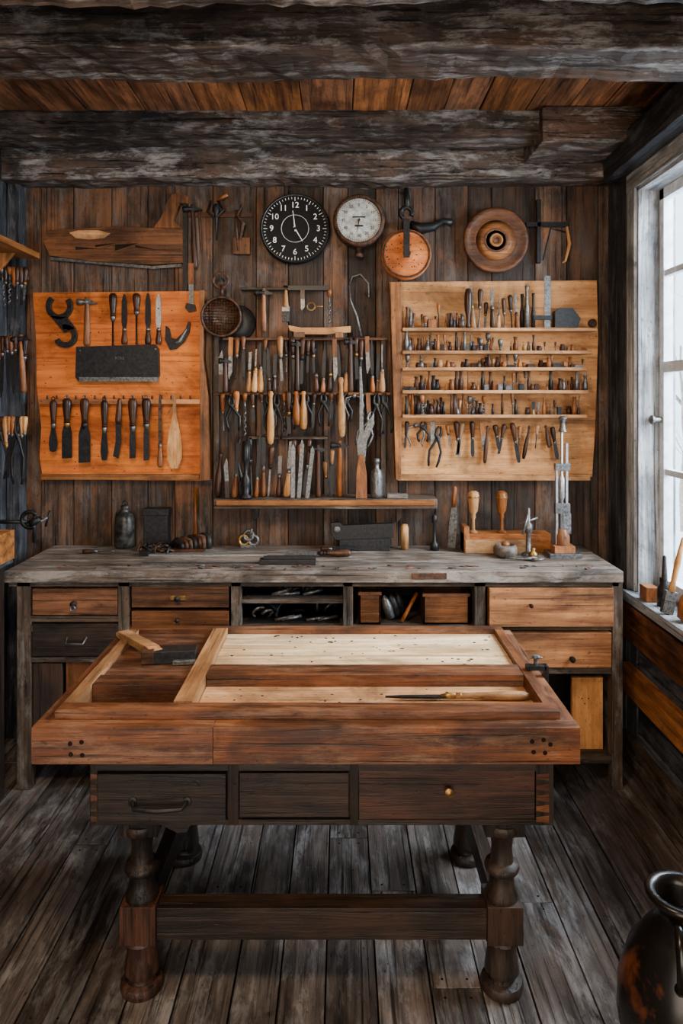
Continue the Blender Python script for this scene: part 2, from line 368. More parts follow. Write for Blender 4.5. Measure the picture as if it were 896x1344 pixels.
# window
w=B('window_1',.003)
J=W('jamb','Z'); JY=W('jamb','Y')
w.box(XR-.012,XR+.015,WY1-.005,WY1+.075,WZ0-.03,WZ1+.09,J)
w.box(XR-.012,XR+.015,WY0-.08,WY0,WZ0-.03,WZ1+.09,J)
w.box(XR-.014,XR+.015,WY0-.08,WY1+.075,WZ1-.005,WZ1+.09,JY)
w.box(XR,XR+.16,WY1-.02,WY1,WZ0,WZ1,J); w.box(XR,XR+.16,WY0,WY0+.02,WZ0,WZ1,J)
w.box(XR,XR+.16,WY0,WY1,WZ1-.02,WZ1,JY)
w.box(XR-.05,XR+.16,WY0-.06,WY1+.04,WZ0-.04,WZ0,JY)
X1=XR+.09
w.box(X1,X1+.04,WY1-.06,WY1-.02,WZ0,WZ1-.02,PAINTW); w.box(X1,X1+.04,WY0+.02,WY0+.06,WZ0,WZ1-.02,PAINTW)
w.box(X1,X1+.04,WY0+.02,WY1-.02,WZ1-.065,WZ1-.02,PAINTW); w.box(X1,X1+.04,WY0+.02,WY1-.02,WZ0,WZ0+.07,PAINTW)
for z in (2.12,1.72,1.28): w.box(X1+.005,X1+.035,WY0+.06,WY1-.06,z-.013,z+.013,PAINTW)
w.box(X1-.012,X1+.035,WY0+.06,WY1-.06,1.70,1.745,PAINTW)
for i in (1,2,3,4,5): 
    yy=WY1-.06-(WY1-WY0-.12)*i/6; w.box(X1+.005,X1+.035,yy-.011,yy+.011,WZ0+.05,WZ1-.05,PAINTW)
w.box(X1+.018,X1+.021,WY0+.06,WY1-.06,WZ0+.06,WZ1-.06,GLASS)
w.lathe([(.012,0),(.012,.03),(.02,.035),(.02,.045),(0,.05)],STEEL,T(X1,WY1-.04,1.5)@RY(-pi/2))
w.done(.002)
tr=B('bare_tree')
def branch(p,d,L,r,dep):
    pts=[p]; rr=[r]; q=p.copy(); dd=d.copy()
    for i in range(4):
        dd=(dd+Vector((R(-.18,.18),R(-.18,.18),R(-.08,.14)))).normalized(); q=q+dd*L/4; pts.append(q.copy()); rr.append(r*(1-.5*(i+1)/4))
    tr.tube(pts,rr,BARK,None,6 if dep<2 else 4)
    if dep<4:
        for k in range(3 if dep else 6):
            i=random.randint(1,4); nd=(dd+Vector((R(-1,1),R(-1,1),R(-.2,.7)))*.9).normalized(); branch(pts[i],nd,L*.66,r*.45,dep+1)
branch(Vector((6.6,13.5,-1.0)),Vector((0,0,1)),3.2,.08,0)
branch(Vector((5.3,10.6,-1.0)),Vector((.05,0,1)),2.6,.05,0)
tr.done()

# ================================================================= BACK WORKBENCH
YF=2.85; BT=.892
b=B('workbench',.003)
xl,xr=U(5,2.83),U(818,2.83); KX,KZ=W('bench','X'),W('bench','Z')
yy=2.83
for i,ww in enumerate((.17,.17,.155)):
    b.box(xl,xr,yy+(0 if i==0 else .001),yy+ww,BT-.045,BT,W('btop','X')); yy+=ww+.001
b.box(xl+.01,xr-.01,YF,YF+.03,V(770,YF),BT-.045,KX)
posts=[(22,40),(155,170),(303,316),(450,463),(622,637),(803,817)]
for i,(a,c2) in enumerate(posts):
    b.box(U(a,YF),U(c2,YF),YF,YF+.05,0 if i in(0,5,1,4) else .1,BT-.045,KZ)
    if i in (0,5): b.box(U(a,YF),U(c2,YF),3.25,3.31,0,BT-.045,KZ)
def px(x): return U(x,YF)
def pz(y): return V(y,YF)
b.box(px(24),px(816),3.30,3.32,.1,BT-.045,W('black','X'))
b.box(px(24),px(38),YF+.05,3.3,.12,BT-.045,W('bench','Y')); b.box(px(805),px(815),YF+.05,3.3,.12,BT-.045,W('bench','Y'))
b.box(px(24),px(816),YF+.004,3.3,pz(1003),pz(993),KX)
for x in (162,310,456,629): b.box(px(x-3),px(x+3),YF+.04,3.3,.12,BT-.045,KZ)
b.box(px(40),px(637),YF+.004,3.3,pz(830),pz(822),KX)
b.box(px(316),px(450),YF+.01,3.3,pz(793),pz(788),KX)
b.box(px(40),px(155),YF+.006,YF+.03,pz(817),pz(809),KX); b.box(px(637),px(803),YF+.006,YF+.03,pz(828),pz(821),KX); b.box(px(637),px(803),YF+.004,3.3,pz(885),pz(876),KX)
b.box(px(40),px(155),YF+.004,3.3,pz(870),pz(863),KX)
def drawer(x0,x1,y0,y1,mat,d=.0,r=None):
    b.box(px(x0)+.003,px(x1)-.003,YF-.004-d,YF+.03,pz(y1)+.003,pz(y0)-.003,mat,r=r)
def knob(x,y,d=0,mat=IRON,rr=.012):
    b.lathe([(rr*.5,0),(rr*.5,.012),(rr,.018),(rr,.026),(0,.03)],mat,T(px(x),YF-.004-d,pz(y))@RX(pi/2),14)
drawer(42,155,772,808,W('drawer','X')); knob(99,791,0,IRON,.013); b.torus(.010,.003,STEEL,T(px(99),YF-.03,pz(796)))
drawer(42,155,818,862,W('black','X'),r=.9); b.tube([(px(88),YF-.003,pz(836)),(px(90),YF-.03,pz(842)),(px(112),YF-.03,pz(842)),(px(114),YF-.003,pz(836))],.004,STEEL)
drawer(172,301,769,798,W('drawer','X')); b.box(px(224),px(244),YF-.012,YF-.003,pz(787),pz(781),BRASS); knob(234,784)
drawer(172,301,801,825,W('drawer','X'),r=.9); knob(234,812,0,IRON,.008)
drawer(640,804,770,822,W('pine','X'),.012,r=.7); knob(694,792,.012,HOLE,.008)
drawer(640,802,829,876,W('pine','X'),.006,r=.3); knob(748,862,.006,HOLE,.012)
b.box(px(540),px(585),2.826,2.832,V(760,2.83),V(752,2.83),RUST)
b.box(px(42),px(80),YF+.01,YF+.03,pz(990),pz(872),W('black','Z')); b.box(px(84),px(153),YF+.02,YF+.04,pz(990),pz(872),W('drawer','Z'))
b.done(.002)
o=B('loose_pine_board'); o.box(px(757),px(798),YF+.06,YF+.08,pz(993)+.0005,pz(897),W('tan','Z'),r=.1)
for hx,hz in ((770,925),(779,925),(774,932)): o.lathe([(.003,0),(.003,.001)],HOLE,T(px(hx),YF+.06,pz(hz))@RX(pi/2),8,False)
o.done(.002)
o=B('horseshoe_pile'); zb1=pz(822); zb2=pz(788)
for i in range(30):
    up=i%2; z=(zb2 if up else zb1)+.02+R(0,.03); xx=px(R(330,436))
    o.torus(R(.022,.032),R(.005,.008),IRON if R(0,1)<.5 else STEEL,T(xx,YF+R(.05,.2),z)@RX(R(.6,1.4))@RZ(R(0,6)),14,6,R(0,1),R(3.6,5))
for i in range(8):
    xx=px(R(335,430)); o.tube([(xx-.04,YF+.04,(zb1 if i%2 else zb2)+.012),(xx+.04,YF+.06,(zb1 if i%2 else zb2)+.014+R(0,.02))],.007,STEEL)
o.box(px(322),px(445),YF+.04,YF+.25,zb1+.0005,zb1+.008,IRON); o.box(px(322),px(445),YF+.04,YF+.25,zb2+.0005,zb2+.008,IRON)
o.done()
def crate(x0,x1,y0,y1,ya,yb,mat):
    o=B('wooden_box'); X0,X1=px(x0),px(x1); z0,z1=pz(y1),pz(y0); tt=.008
    o.box(X0,X1,ya,yb,z0,z0+tt,mat); o.box(X0,X1,ya,ya+tt,z0,z1,mat); o.box(X0,X1,yb-tt,yb,z0,z1,mat); o.box(X0,X0+tt,ya,yb,z0,z1,mat); o.box(X1-tt,X1,ya,yb,z0,z1,mat)
    o.box(X0-.003,X1+.003,ya-.003,ya+.002,z1-.012,z1,mat); o.done(.001)
crate(471,500,779,821.5,YF+.02,YF+.2,W('drawer','X')); crate(556,617,781,821.5,YF+.02,YF+.2,W('drawer','X')); 
o=B('metal_shell_pile')
for i in range(3):
    o.lathe([(0,0),(.018,.004),(.02,.05),(.016,.08),(.005,.1)],random.choice([STEEL,IRON]),T(px(514+i*9),YF+.05+.03*i,pz(821.5)+.014)@RY(-.3),14)
o.tube([(px(528),YF+.04,pz(820)),(px(550),YF+.08,pz(785))],.008,HM); o.done()

# ================================================================= FRONT TABLE
t=B('woodworking_table')
TZ=.75; Y0,Y1=1.797,2.547; X0,X1=-.795,.612
OX,OY,OZ=W('oak','X'),W('oak','Y'),W('oak','Z'); BX,BZ,BY=W('black','X'),W('black','Z'),W('black','Y')
t.box(X0,X0+.465,Y0,Y0+.045,TZ-.094,TZ,OX,r=.75); t.box(X0+.466,X1,Y0,Y0+.045,TZ-.094,TZ,OX,r=.68)
t.box(X0,X1,Y1-.045,Y1,TZ-.094,TZ,OX)
t.box(X0,X0+.05,Y0+.046,Y1-.046,TZ-.094,TZ-.001,OY,r=.3); t.box(X1-.05,X1,Y0+.046,Y1-.046,TZ-.094,TZ-.001,OY,r=.6)
t.box(X0+.04,X1-.04,Y0+.04,Y1-.04,TZ-.085,TZ-.05,OX)
rz=TZ+.020
t.box(-.755,.575,1.845,1.90,TZ-.05,rz,OX,r=.5)
t.box(-.755,.575,2.50,2.535,TZ-.05,rz,OX,r=.5)
t.box(-.755,-.722,1.901,2.499,TZ-.05,rz-.001,W('lip','Y'),r=.5); t.box(.545,.575,1.901,2.499,TZ-.05,rz-.001,OY)
t.box(-.455,-.405,1.901,2.499,TZ-.05,rz+.004,W('lip','Y'),r=.95)
t.box(-.404,.544,2.095,2.175,TZ-.05,rz-.002,OX,r=.35)
t.box(-.721,-.456,2.03,2.10,TZ-.05,rz-.004,OX,r=.2)
t.box(-.404,.544,2.176,2.285,TZ-.05,TZ+.002,W('pale','X'),r=.5); t.box(-.404,.544,2.2855,2.395,TZ-.05,TZ+.003,W('pale','X')); t.box(-.404,.544,2.3955,2.499,TZ-.05,TZ+.002,W('pale','X'))
t.box(-.404,.544,1.901,2.094,TZ-.05,TZ-.018,W('tan','X'),r=.55)
t.box(-.721,-.456,2.101,2.30,TZ-.05,TZ+.003,OX,r=.15); t.box(-.721,-.456,2.301,2.499,TZ-.05,TZ+.002,OX,r=.28)
t.box(-.721,-.456,1.901,2.029,TZ-.05,TZ-.040,W('lip','X'),r=.4)
for i in range(70):
    up=R(0,1)<.6
    xx=R(-.37,.52); yy=R(2.19,2.48) if up else R(1.92,2.08); zz=TZ+.0032 if up else TZ-.0178
    t.lathe([(R(.0015,.005),-.001),(R(.0015,.0045),.0006)],HOLE,T(xx,yy,zz)@SC(R(1,2.2),1),8,False)
for (qx,qy) in ((92,976),(107,974),(93,990),(108,991),(698,973),(713,971),(700,987),(715,988),(722,977)):
    t.lathe([(.006,0),(.006,.0015)],HOLE,T(U(qx,Y0),Y0,V(qy,Y0))@RX(pi/2),12,False)
AY=1.85; ax0,ax1=U(118,AY),U(726,AY); az0,az1=V(1083,AY),TZ-.094
ay1=2.5
t.box(ax0,ax1,AY+.012,AY+.035,az0,az1,BX); t.box(ax0,ax1,ay1-.03,ay1,az0,az1,BX)
t.box(ax0,ax0+.03,AY+.012,ay1,az0,az1,BY); t.box(ax1-.03,ax1,AY+.012,ay1,az0,az1,W('drawer','Y')); t.box(ax0,ax1,AY+.03,ay1-.03,az0+.02,az0+.035,BX)
def fz(y): return V(y,AY)
def fx(x): return U(x,AY)
t.box(fx(118),fx(726),AY,AY+.013,fz(1012),az1,BX); t.box(fx(118),fx(726),AY,AY+.013,az0,fz(1076),BX)
for a,c2 in ((118,128),(299,313),(459,470),(703,726)): t.box(fx(a),fx(c2),AY-.001,AY+.013,az0,az1,BZ)
t.box(fx(130),fx(297),AY-.012,AY+.012,fz(1074),fz(1013),BX,r=.2)
t.box(fx(315),fx(457),AY-.008,AY+.012,fz(1070),fz(1013),BX,r=.5)
t.box(fx(471),fx(702),AY+.003,AY+.012,fz(1076),fz(1011),W('darkoak','X'),r=.5)
for i in range(5):
    z=fz(1073-i*14); t.poly([(fx(703),z-.010),(fx(720),z-.014),(fx(720),z+.006),(fx(703),z+.002)],AY-.003,AY,W('drawer','X'),r=.1)
    t.poly([(fx(128),z-.010),(fx(119),z-.013),(fx(119),z+.005),(fx(128),z+.002)],AY-.003,AY,W('drawer','X'),r=.0)
t.tube([(fx(176),AY-.012,fz(1048)),(fx(180),AY-.035,fz(1052)),(fx(210),AY-.04,fz(1053)),(fx(242),AY-.035,fz(1052)),(fx(247),AY-.012,fz(1048))],[.006,.006,.007,.006,.006],IRON)
for q in (176,247): t.lathe([(.012,0),(.012,.004)],IRON,T(fx(q),AY-.012,fz(1048))@RX(pi/2),12)
t.lathe([(.008,0),(.006,.01),(.012,.016),(.012,.022),(0,.026)],BRASS,T(fx(588),AY+.003,fz(1036))@RX(pi/2),14)
prof=[(.052,.456),(.055,.445),(.052,.432),(.036,.426),(.030,.41),(.0275,.38),(.031,.345),(.044,.338),(.047,.329),(.044,.32),(.031,.313),(.035,.28),(.044,.258),(.044,.245)]
prof2=[(.044,.148),(.05,.138),(.038,.128),(.040,.10),(.046,.06),(.046,.05),(.034,.042),(.036,.03),(.054,.026),(.058,.015),(.055,0.0005)]
LX=(-.54,.434); LY=(1.90,2.43)
for lx in LX:
    for ly in LY:
        lowm=W('darkoak','Z') if (lx<0 and ly<2) else BZ
        t.box(lx-.052,lx+.052,ly-.045,ly+.045,.432,az0+.03,BZ)
        t.lathe(prof,BZ,T(lx,ly,0),24); t.box(lx-.047,lx+.047,ly-.047,ly+.047,.146,.247,lowm,r=.9); t.lathe(prof2,lowm,T(lx,ly,0),24,r=.7)
    t.box(lx-.02,lx+.02,LY[0]+.046,LY[1]-.046,.15,.225,BY)
t.box(LX[0]+.046,LX[1]-.046,LY[0]-.028,LY[0]+.028,.148,.232,BX,r=.8)
t.poly([(fx(210),az0),(fx(250),az0),(fx(245),az0-.02),(fx(232),az0-.022)],AY+.002,AY+.02,BX)
t.done(.0025)

o=B('bench_brush',.002); M=T(-.595,2.235,TZ+.0045)
o.poly([(.02,.040),(-.02,.044),(-.20,.030),(-.28,.024),(-.30,.016),(-.30,.004),(-.27,.0),(-.02,.020)],-.020,.020,W('hl','X'),M@RZ(-.92))
o.box(-.035,.13,-.030,.030,.0,.040,IRON,M@RZ(.10)); o.box(-.038,.0,-.032,.032,.002,.042,W('hd','X'),M@RZ(.10)); o.box(.06,.15,-.045,-.028,.0,.014,STEEL,M@RZ(.12)); o.done()
o=B('carving_chisel'); M=T(.535,2.0,TZ-.018+.0135)@RY(pi/2)
t_handle(o,M,.21,.0125,W('hl','X'),BRASS); o.poly([(-.004,-.2),(.004,-.2),(.009,-.27),(.006,-.36),(0,-.41),(-.006,-.36),(-.009,-.27)],-.003,.003,IRON,M@T(.003,0,0)@RZ(pi/2)); o.done()
o=B('marking_awl'); M=T(-.50,1.965,TZ-.040+.0095)@RZ(.1)@RY(pi/2); t_driver(o,M,.16,HD,STEEL,.009); o.done()
o=B('table_clamp',.001); cx,cy=.59,2.13
o.box(cx-.03,cx+.03,cy-.012,cy+.012,TZ+.020,TZ+.034,IRON); o.box(cx+.024,cx+.036,cy-.012,cy+.012,TZ-.06,TZ+.034,IRON); o.lathe([(.006,0),(.006,.03),(.012,.032),(.012,.04)],STEEL,T(cx+.0,cy,TZ+.022),12); o.tube([(cx-.02,cy,TZ+.055),(cx+.02,cy,TZ+.055)],.003,STEEL); o.done()
# ================================================================= WALL ITEMS
o=B('wooden_frame_saw'); y=3.31
q=lambda a: [(U(i,y),V(j,y)) for i,j in a]
o.poly(q([(62,303),(120,300),(150,298),(205,300),(222,296),(240,300),(240,345),(200,348),(120,343),(66,336),(58,318)]),3.30,3.338,W('drawer','X'),r=.5)
o.poly(q([(203,300),(212,288),(220,266),(228,256),(240,254),(248,260),(246,268),(236,268),(231,280),(228,290),(240,301)]),3.290,3.335,W('drawer','Z'),r=.95)
o.poly(q([(92,306),(104,303),(130,303),(146,307),(138,313),(118,315),(100,313)]),3.298,3.301,W('tan','X'))
o.poly(q([(66,337),(200,349),(238,346),(238,350),(200,353),(66,341)]),3.31,3.314,STEEL)
for i in range(4): o.poly(q([(100+i*26,322+R(-4,8)),(130+i*26,323+R(-4,8)),(100+i*26,323.5+R(-2,8))]),3.2985,3.3005,HOLE)
o.done(.002)
o=B('claw_hammer'); hang(o,'h',U(252,3.31),V(270,3.31),3.31,.30,ang=-.05,hm=HD); o.tube([(U(252,3.31),3.31,V(275,3.31)),(U(252,3.31),3.339,V(275,3.31))],.004,IRON); o.done()
o=B('hand_drill'); X,Z=U(285,3.31),V(262,3.31)
o.tube([(X-.03,3.32,Z),(X-.05,3.33,Z-.05),(X-.01,3.31,Z-.09),(X+.03,3.31,Z-.05),(X,3.32,Z)],.006,IRON); o.lathe([(.01,0),(.018,-.02),(.01,-.05),(.006,-.1),(.003,-.17)],IRON,T(X-.005,3.315,Z-.02)); o.tube([(X,3.31,Z+.0),(X+.05,3.30,Z+.02)],.008,HM); o.tube([(X,3.3,Z-.03),(X,3.339,Z-.03)],.004,IRON); o.done()
def dial(name,cxp,cyp,rp,rim,face,ink,depth,n,rimw=.012,hands=(),fs=.17,nums=None):
    yf=YB-depth; o=B(name); cx,cz=U(cxp,yf),V(cyp,yf); r=rp*yf/F
    M=T(cx,yf,cz)@RX(pi/2)
    o.lathe([(r*.94,-depth+.001),(r,-depth*.6),(r,0),(r-rimw*.3,.010),(r-rimw*.7,.010),(r-rimw,-.002)],rim,M,56)
    ri=r-rimw
    o.lathe([(ri+.002,-.004),(ri+.001,-.001)],face,M,56,False)
    for i in range(60):
        a=2*pi*i/60; l=.09 if i%5==0 else .045; 
        o.box(-.0011,.0011,-.0012,0,ri*(.97-l*1.3),ri*.97,ink,T(cx,yf+.0005,cz)@RY(a))
    nums=nums or [str(k) for k in range(1,13)]
    for k,s in enumerate(nums):
        a=2*pi*(k+1)/len(nums); rr=ri*.72
        o.text(s,ri*fs*1.5,cx+rr*math.sin(a),yf-.0008,cz+rr*math.cos(a),ink)
    for (l,a,w2) in hands:
        o.poly([(-w2,-.15*l*ri),(w2,-.15*l*ri),(w2*.4,l*ri),(-w2*.4,l*ri)],-.004,-.002,ink,T(cx,yf,cz)@RY(a))
    o.lathe([(.006,0),(.006,.006),(0,.007)],rim,M,16)
    return o,cx,yf,cz,ri
o,cx,yf,cz,ri=dial('wall_clock',387,300,46,BLACK,BLACK,WHITE,.05,12,hands=((.45,2.6,.003),(.55,-.12,.003)),fs=.17)
o.torus(ri+.004,.0025,STEEL,T(cx,yf-.007,cz),48,6); o.torus(ri*.42,.0008,WHITE,T(cx,yf-.0015,cz),40,4); o.done()
o,cx,yf,cz,ri=dial('pressure_gauge',471,289,34,RUST,CREAM,INK,.085,12,rimw=.02,hands=((.6,3.3,.0025),),nums=['5','10','15','20','25','30','35','40','45','50','55','0'],fs=.13)
o.torus(ri+.006,.004,RUST,T(cx,yf-.009,cz),48,8); o.box(cx-.03,cx+.03,yf-.0008,yf,cz+.012,cz+.018,INK); o.box(cx-.02,cx+.02,yf-.0008,yf,cz-.03,cz-.022,INK)
o.lathe([(.014,0),(.014,-.03),(.02,-.03),(.02,-.045),(.01,-.05)],RUST,T(cx,3.3,cz-ri-.015)); o.done()
o=B('hanging_pulley'); y=3.27; X,Z=U(533,y),V(334,y); M=T(X,y,Z)@RX(pi/2); r=.115
o.lathe([(r,-.03),(r,-.022),(r*.9,-.016),(r*.9,-.006),(r,0),(r,.012),(r*.9,.016),(r*.3,.016),(r*.28,.02),(0,.02)],W('orange','X'),M,40,r=.3)
o.lathe([(.018,.018),(.018,.03),(.008,.034),(0,.034)],IRON,M,20); o.torus(r*.93,.005,RUST,T(X,y-.017,Z),40,6)
o.box(X-.016,X+.012,y-.04,y-.028,Z-.02,Z+.15,IRON); o.box(X-.016,X+.012,y-.028,y+.07,Z+.13,Z+.16,IRON)
o.torus(.026,.011,IRON,T(X-.003,y-.03,Z+.185),20,8,-.5,4.2); o.tube([(X,y-.03,Z+.21),(X-.002,y-.01,Z+.30),(X-.002,y+.07,Z+.305)],[.014,.012,.008],IRON)
o.tube([(X+.02,y+.045,Z+.15),(X+.07,y+.04,Z+.13),(X+.13,y+.045,Z+.14),(X+.18,y+.05,Z+.17),(X+.22,y+.05,Z+.16)],[.022,.028,.022,.014,.02],IRON)
for i in range(26):
    a=R(0,6.28); rr=R(.03,.1); o.lathe([(.003,.0155),(.003,.0168)],HOLE,T(X+rr*math.cos(a),y,Z+rr*math.sin(a))@RX(pi/2),8,False)
o.done()
o=B('wooden_plate'); y=3.30; X,Z=U(650,y),V(316,y); M=T(X,y,Z)@RX(pi/2); r=.155
o.lathe([(r*.7,-.039),(r*.98,0),(r,.012),(r*.95,.022),(r*.85,.016),(r*.68,.008),(r*.64,.012),(r*.60,.008),(r*.38,.01),(r*.34,.018),(r*.3,.012),(r*.2,.012),(r*.17,.022),(r*.08,.02),(r*.07,.01),(0,.01)],W('drawer','X'),M,56,r=.9)
o.lathe([(r*.62,.009),(r*.4,.012)],W('pine','X'),M,48); o.torus(r*.17,.006,W('tan','X'),T(X,y-.018,Z),24,8); o.done()
o=B('iron_bracket',.001); y=3.32; o.box(U(704,y),U(709,y),3.31,3.339,V(345,y),V(262,y),IRON); o.box(U(690,y),U(745,y),3.31,3.325,V(298,y),V(292,y),IRON); o.tube([(U(712,y),3.315,V(342,y)),(U(722,y),3.315,V(300,y)),(U(745,y),3.32,V(305,y))],.004,IRON); o.done()
o=B('wooden_hook'); y=3.31; o.tube([(U(745,y),3.340,V(287,y)),(U(744,y),y,V(300,y)),(U(747,y),y,V(320,y)),(U(742,y),y,V(342,y)),(U(738,y),y,V(345,y))],[.004,.007,.009,.006,.003],HL); o.done()
o=B('iron_hook_strip'); y=3.32
for q_ in (262,310): o.tube([(U(q_,y),3.339,V(275,y)),(U(q_,y),3.30,V(280,y)),(U(q_+3,y),3.30,V(330,y))],.005,RUST)
o.box(U(240,y),U(246,y),3.315,3.339,V(405,y),V(268,y),IRON); o.box(U(246,y),U(330,y),3.33,3.339,V(284,y),V(278,y),W('hd','X')); o.done()
o=B('wooden_wall_bracket',.002); y=3.32; o.box(U(306,y),U(328,y),3.31,3.339,V(334,y),V(312,y),W('drawer','Z')); o.tube([(U(315,y),3.31,V(316,y)),(U(320,y),3.29,V(295,y)),(U(312,y),3.30,V(285,y)),(U(318,y),3.30,V(270,y))],[.008,.010,.008,.005],RUST); o.done()

# left orange tool board
YL=3.305
q=lambda a,y=YL: [(U(i,y),V(j,y)) for i,j in a]
o=B('tool_board')
o.poly(q([(43,384),(262,382),(263,470),(265,628),(262,631),(56,629),(52,600),(54,560),(48,505),(47,440)]),YL,3.3385,W('orange','X'),r=.6)
o.poly(q([(263,382),(270,382),(268,470),(275,520),(277,629),(264,630),(264,500)]),3.275,3.3385,W('pine','Z'),r=.3)
o.box(U(52,3.27),U(262,3.27),3.262,YL,V(530,3.27),V(524,3.27),W('pine','X'),r=.7)
o.box(U(56,YL),U(262,YL),3.285,YL,V(629,YL),V(622,YL),W('pine','X'),r=.5)
for i in range(30):
    o.lathe([(.003,0),(.003,.001)],HOLE,T(U(R(55,255),YL),YL,V(R(390,620),YL))@RX(pi/2),8,False)
for i in range(16):
    X=U(62+i*12.5,3.275); o.lathe([(.0,.022),(.004,.02),(.005,0)],IRON,T(X,3.275,V(525,3.27)),8)
o.done(.002)
def peg(o,x,z,y=3.29): o.tube([(x,y-.012,z),(x,YL+.004,z)],.003,IRON,None,8)
y=3.288
def jaw(o,cx,cz,Ro,Ri,dr,gap,y0,y1,mat):
    n=18; pts=[]
    for i in range(n+1):
        a=dr+gap/2+(2*pi-gap)*i/n; pts.append((cx+Ro*math.cos(a),cz+Ro*math.sin(a)))
    for i in range(n,-1,-1):
        a=dr+gap/2*.9+(2*pi-gap*.9)*i/n; pts.append((cx+Ri*math.cos(a),cz+Ri*math.sin(a)))
    o.poly(pts,y0,y1,mat)
o=B('open_end_wrench'); jaw(o,U(78,y),V(402,y),.064,.038,1.5,1.7,y-.007,y+.005,IRON); jaw(o,U(86,y),V(441,y),.056,.030,2.7,1.7,y-.007,y+.005,IRON)
o.poly(q([(66,414),(88,416),(100,432),(84,436)],y),y-.007,y+.005,IRON); peg(o,U(80,y),V(422,y)); o.done(.002)
o=B('cross_peen_hammer'); hang(o,'h',U(114,y),V(392,y),y,.22,sc=1.25,hw=.075,hm=HM,bm=STEEL); peg(o,U(114,y),V(395,y)); o.done()
for i,(xx,L,k) in enumerate(((148,.245,'d'),(163,.235,'f'),(179,.24,'d'),(194,.24,'f'),(208,.235,'f'))):
    o=B('metal_file' if k=='f' else 'screwdriver')
    if k=='f': hang(o,'f',U(xx,y),V(452,y)+0,y,L,ang=pi,sc=1.3,w=.02,bm=[STEEL,IRON,STEEL,IRON,BRIGHT][i],hm=HD)
    else: hang(o,'d',U(xx,y),V(385,y),y,L,sc=1.2,hm=HD,bm=IRON,rr=.015)
    peg(o,U(xx,y),V(405,y)); o.done()
o=B('saw_blade_plate',.002); o.poly(q([(100,455),(203,452),(208,458),(209,493),(204,498),(104,501),(99,495)],3.28),3.276,3.300,IRON); o.box(U(104,3.27),U(208,3.27),3.266,3.28,V(501,3.27),V(495,3.27),STEEL)
o.text('KOLL',.018,U(157,3.275),3.2755,V(470,3.275),STEEL)
for qx,qy in ((105,460),(204,458)): o.lathe([(.004,0),(.004,.003)],STEEL,T(U(qx,3.276),3.276,V(qy,3.276))@RX(pi/2),10)
peg(o,U(155,3.28),V(480,3.28)); o.done()
o=B('pincers'); X,Z=U(233,y),V(440,y)
o.poly([(X-.055,Z+.045),(X-.058,Z-.02),(X-.035,Z-.07),(X-.005,Z-.065),(X+.03,Z-.035),(X+.055,Z+.01),(X+.062,Z+.06),(X+.05,Z+.062),(X+.035,Z+.02),(X+.008,Z-.005),(X-.006,Z-.02),(X-.03,Z-.01),(X-.036,Z+.03)],y-.008,y+.004,IRON)
o.tube([(X-.02,y-.006,Z-.04),(X+.01,y-.008,Z-.03),(X+.045,y-.006,Z+.03)],[.006,.012,.005],STEEL,None,8); peg(o,X-.01,Z-.035); o.done(.002)
o=B('wall_knife'); hang(o,'k',U(250,y),V(345,y)+.0,3.30,.23,sc=1.3); o.poly(q([(245,398),(256,400),(258,408),(248,410),(243,404)],3.30),3.29,3.31,IRON); o.tube([(U(250,y),3.3,V(350,y)),(U(250,y),3.339,V(350,y))],.003,IRON); o.done()
y=3.272
spec=[(70,'s',.27,.030,'scraper'),(88,'c',.30,.034,'wood_chisel'),(111,'c',.32,.040,'wood_chisel'),(137,'s',.31,.026,'palette_scraper'),(157,'k',.30,0,'carving_knife'),(174,'c',.30,.020,'wood_chisel'),(192,'c',.31,.018,'wood_chisel'),(210,'f',.34,.014,'metal_file'),(229,'w',.36,0,'wooden_paddle')]
for xx,k,L,wd,nm in spec:
    o=B(nm); X=U(xx,y-.02); zt=V(517,y)
    yy=3.25
    if k=='w':
        M=T(X,yy,zt)@SC(1.25,1); o.poly([(-.004,0),(.004,0),(.006,-.1),(.018,-.17),(.026,-.24),(.026,-.30),(.012,-.345),(-.012,-.345),(-.026,-.30),(-.026,-.24),(-.018,-.17),(-.006,-.1)],-.007,.007,HL,M)
        o.tube([(X,yy,zt-.05),(X-.03,yy,zt-.09)],.004,HL)
    elif k=='k': M=T(X,yy,zt-.02)@RY(.06)@SC(1.4,1.1); o.lathe([(.004,.0),(.007,-.01),(.011,-.1),(.008,-.12)],HD,M,10); o.poly([(-.008,-.12),(.009,-.12),(.014,-.2),(.008,-.28),(-.010,-.27),(-.004,-.2)],-.002,.002,IRON,M)
    elif k=='s': hang(o,'s',X,zt-.03,yy,L-.03,sc=1.35,w=wd,bm=IRON); o.torus(.008,.0025,IRON,T(X,yy,zt-.022),12,6)
    elif k=='f': hang(o,'f',X,zt-L,yy,L,ang=pi,sc=1.2,w=wd,bm=RUST,hm=HM)
    else: hang(o,'c',X,zt-.02,yy,L-.02,sc=1.35,w=wd,hm=HD,bm=IRON); o.torus(.007,.0025,STEEL,T(X,yy,zt-.015),12,6)
    o.tube([(X,yy,zt-.034),(X,3.275,zt-.034)],.004,IRON,None,6); o.done()

